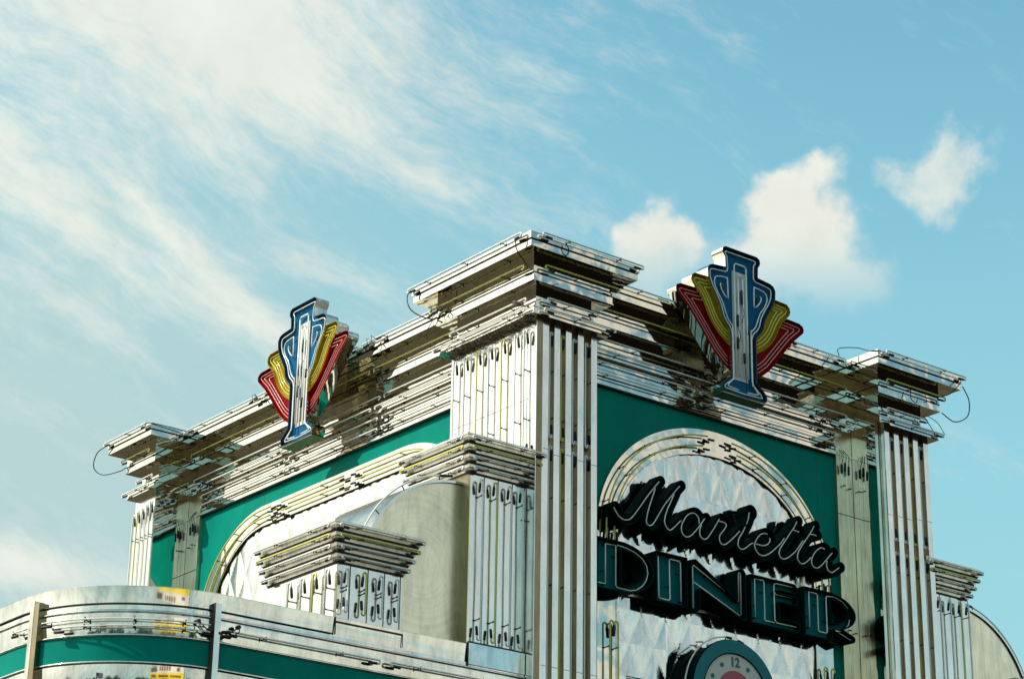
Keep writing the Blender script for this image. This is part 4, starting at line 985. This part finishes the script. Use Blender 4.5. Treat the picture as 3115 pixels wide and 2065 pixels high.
# ------------------------------------------------------------------ across the road, seen only mirrored in the steel
bb = thing('billboard', 'yellow and white advertising hoarding on a post, mirrored in the curved steel', 'billboard', (-11.3, -25.6, 0), R(18))
bb.scale = (1.15, 1, 1)
def lb(x0, x1, y0, y1, z0, z1, m, name):
    b = MB(); b.box(x0, x1, y0, y1, z0, z1, m); o = b.build(name); o.parent = bb; return o
M_BW = mat('poster_white', (.75, .72, .68), .6); M_BY = mat('poster_yellow', (.80, .62, .01), .6); M_BR = mat('poster_maroon', (.16, .03, .02), .6); M_BK = mat('poster_dark', (.05, .05, .06), .6); M_POST = mat('hoarding_post', (.12, .08, .05), .7)
lb(-6.6, 6.6, -.2, 0, 6.2, 10.4, M_POST, 'frame'); lb(-6.5, 6.5, 0, .03, 8.2, 10.3, M_BW, 'white_poster'); lb(-6.5, 6.5, 0, .03, 6.3, 8.18, M_BY, 'yellow_poster')
lb(-6.8, 6.8, -.3, 1.0, 5.7, 5.9, M_POST, 'catwalk'); lb(-.4, .4, -.6, .1, 0, 6.2, M_POST, 'post')
lb(-6.2, -3.2, .03, .05, 8.5, 10.1, M_BK, 'dark_picture')
for x in (-1.9, -1.0, -.1, .8, 1.7): lb(x - .28, x + .28, .03, .05, 8.9, 10.0, M_BR, 'lettering')
lb(4.2, 5.2, .03, .05, 8.6, 9.3, M_BR, 'emblem'); lb(-2.6, 1.4, .03, .05, 6.8, 7.6, M_BR, 'lettering'); lb(2.0, 5.6, .03, .05, 6.9, 7.5, M_BR, 'lettering'); lb(-5.9, -3.6, .03, .05, 6.6, 7.7, M_BR, 'lettering')
fl = thing('flag', 'small stars and stripes flag on a white pole, mirrored in the curved steel', 'flag', (-31.5, -9.6, 0), R(-70))
M_FR = mat('flag_red', (.45, .03, .04), .7); M_FW = mat('flag_white', (.7, .7, .7), .7); M_FB = mat('flag_blue', (.02, .03, .14), .7)
def flag_strip(u0, u1, z0, z1, m, name, off=0.0):
    b = MB(); n = 14; vs = []
    for i in range(n + 1):
        u = u0 + (u1 - u0) * i / n
        for z in (z0, z1): vs.append((u, .12 * math.sin(u * 2.6) + off, z - .12 * u))
    b.add(vs, [(2 * i, 2 * i + 2, 2 * i + 3, 2 * i + 1) for i in range(n)], m, True); o = b.build(name); o.parent = fl
for k in range(13): flag_strip(.05, 3.0, 8.2 - k * .14 - .14, 8.2 - k * .14, M_FR if k % 2 == 0 else M_FW, 'stripe')
flag_strip(.05, 1.25, 8.2 - 7 * .14, 8.205, M_FB, 'canton', .02)
b = MB(); b.tube([(0, 0, 0), (0, 0, 9)], .05, M_FW, 8); o = b.build('pole'); o.parent = fl
M_LEAF = mat('tree_leaf', (.05, .09, .03), .8); M_BARK = mat('tree_bark', (.08, .06, .04), .9)
for (x, y, h, lab) in ((-37, -19, 7.6, 'broad green tree beyond the lot, mirrored beside the flag'), (-44, 3, 8.5, 'tall green tree mirrored at the far left of the steel'), (-2, -52, 9.5, 'thin green tree mirrored beside the hoarding'), (-30, -40, 7.5, 'round green tree mirrored between the flag and the hoarding')):
    tr = thing('tree', lab, 'tree', (x, y, 0), 0, 'trees across the road'); b = MB(); b.tube([(x, y, 0), (x, y, h * .4), (x + .2, y, h * .8)], .2, M_BARK, 8, r_list=[.28, .2, .08]); b.build('trunk', tr)
    vs = []; fs = []
    for k in range(1500):
        th = random.uniform(0, 6.28); ph = math.acos(random.uniform(-1, 1)); rr = random.uniform(.35, 1) * (1 + .25 * math.sin(3 * th) * math.sin(2 * ph)); c = Vector((x + rr * 2.4 * math.sin(ph) * math.cos(th), y + rr * 2.4 * math.sin(ph) * math.sin(th), h * .66 + rr * h * .34 * math.cos(ph)))
        a = Vector((random.gauss(0, 1), random.gauss(0, 1), random.gauss(0, 1))).normalized(); q = a.orthogonal().normalized() * .22; w_ = a.cross(q); i0 = len(vs); vs += [c - q, c + w_ * .6, c + q, c - w_ * .6]; fs.append((i0, i0 + 1, i0 + 2, i0 + 3))
    b = MB(); b.add(vs, fs, M_LEAF); b.build('crown', tr)

# distant belt of trees, seen only as a dark line mirrored in the steel
vs = []; fs = []
for k in range(15000):
    a = R(random.uniform(88, 300)); r_ = random.uniform(78, 96); hmax = 6.5 + 2.2 * math.sin(a * 17) + 1.4 * math.sin(a * 41 + 1)
    c = Vector((r_ * math.sin(a) - 5, r_ * math.cos(a) - 8, random.random() ** .7 * hmax)); n_ = Vector((random.gauss(0, 1), random.gauss(0, 1), random.gauss(0, 1))).normalized(); q = n_.orthogonal().normalized() * .75; w_ = n_.cross(q); i0 = len(vs)
    vs += [c - q, c + w_ * .7, c + q, c - w_ * .7]; fs.append((i0, i0 + 1, i0 + 2, i0 + 3))
b = MB(); b.add(vs, fs, M_LEAF); tag(b.build('distant_trees'), 'dark green belt of distant trees mirrored low in the steel', 'trees', kind='stuff')
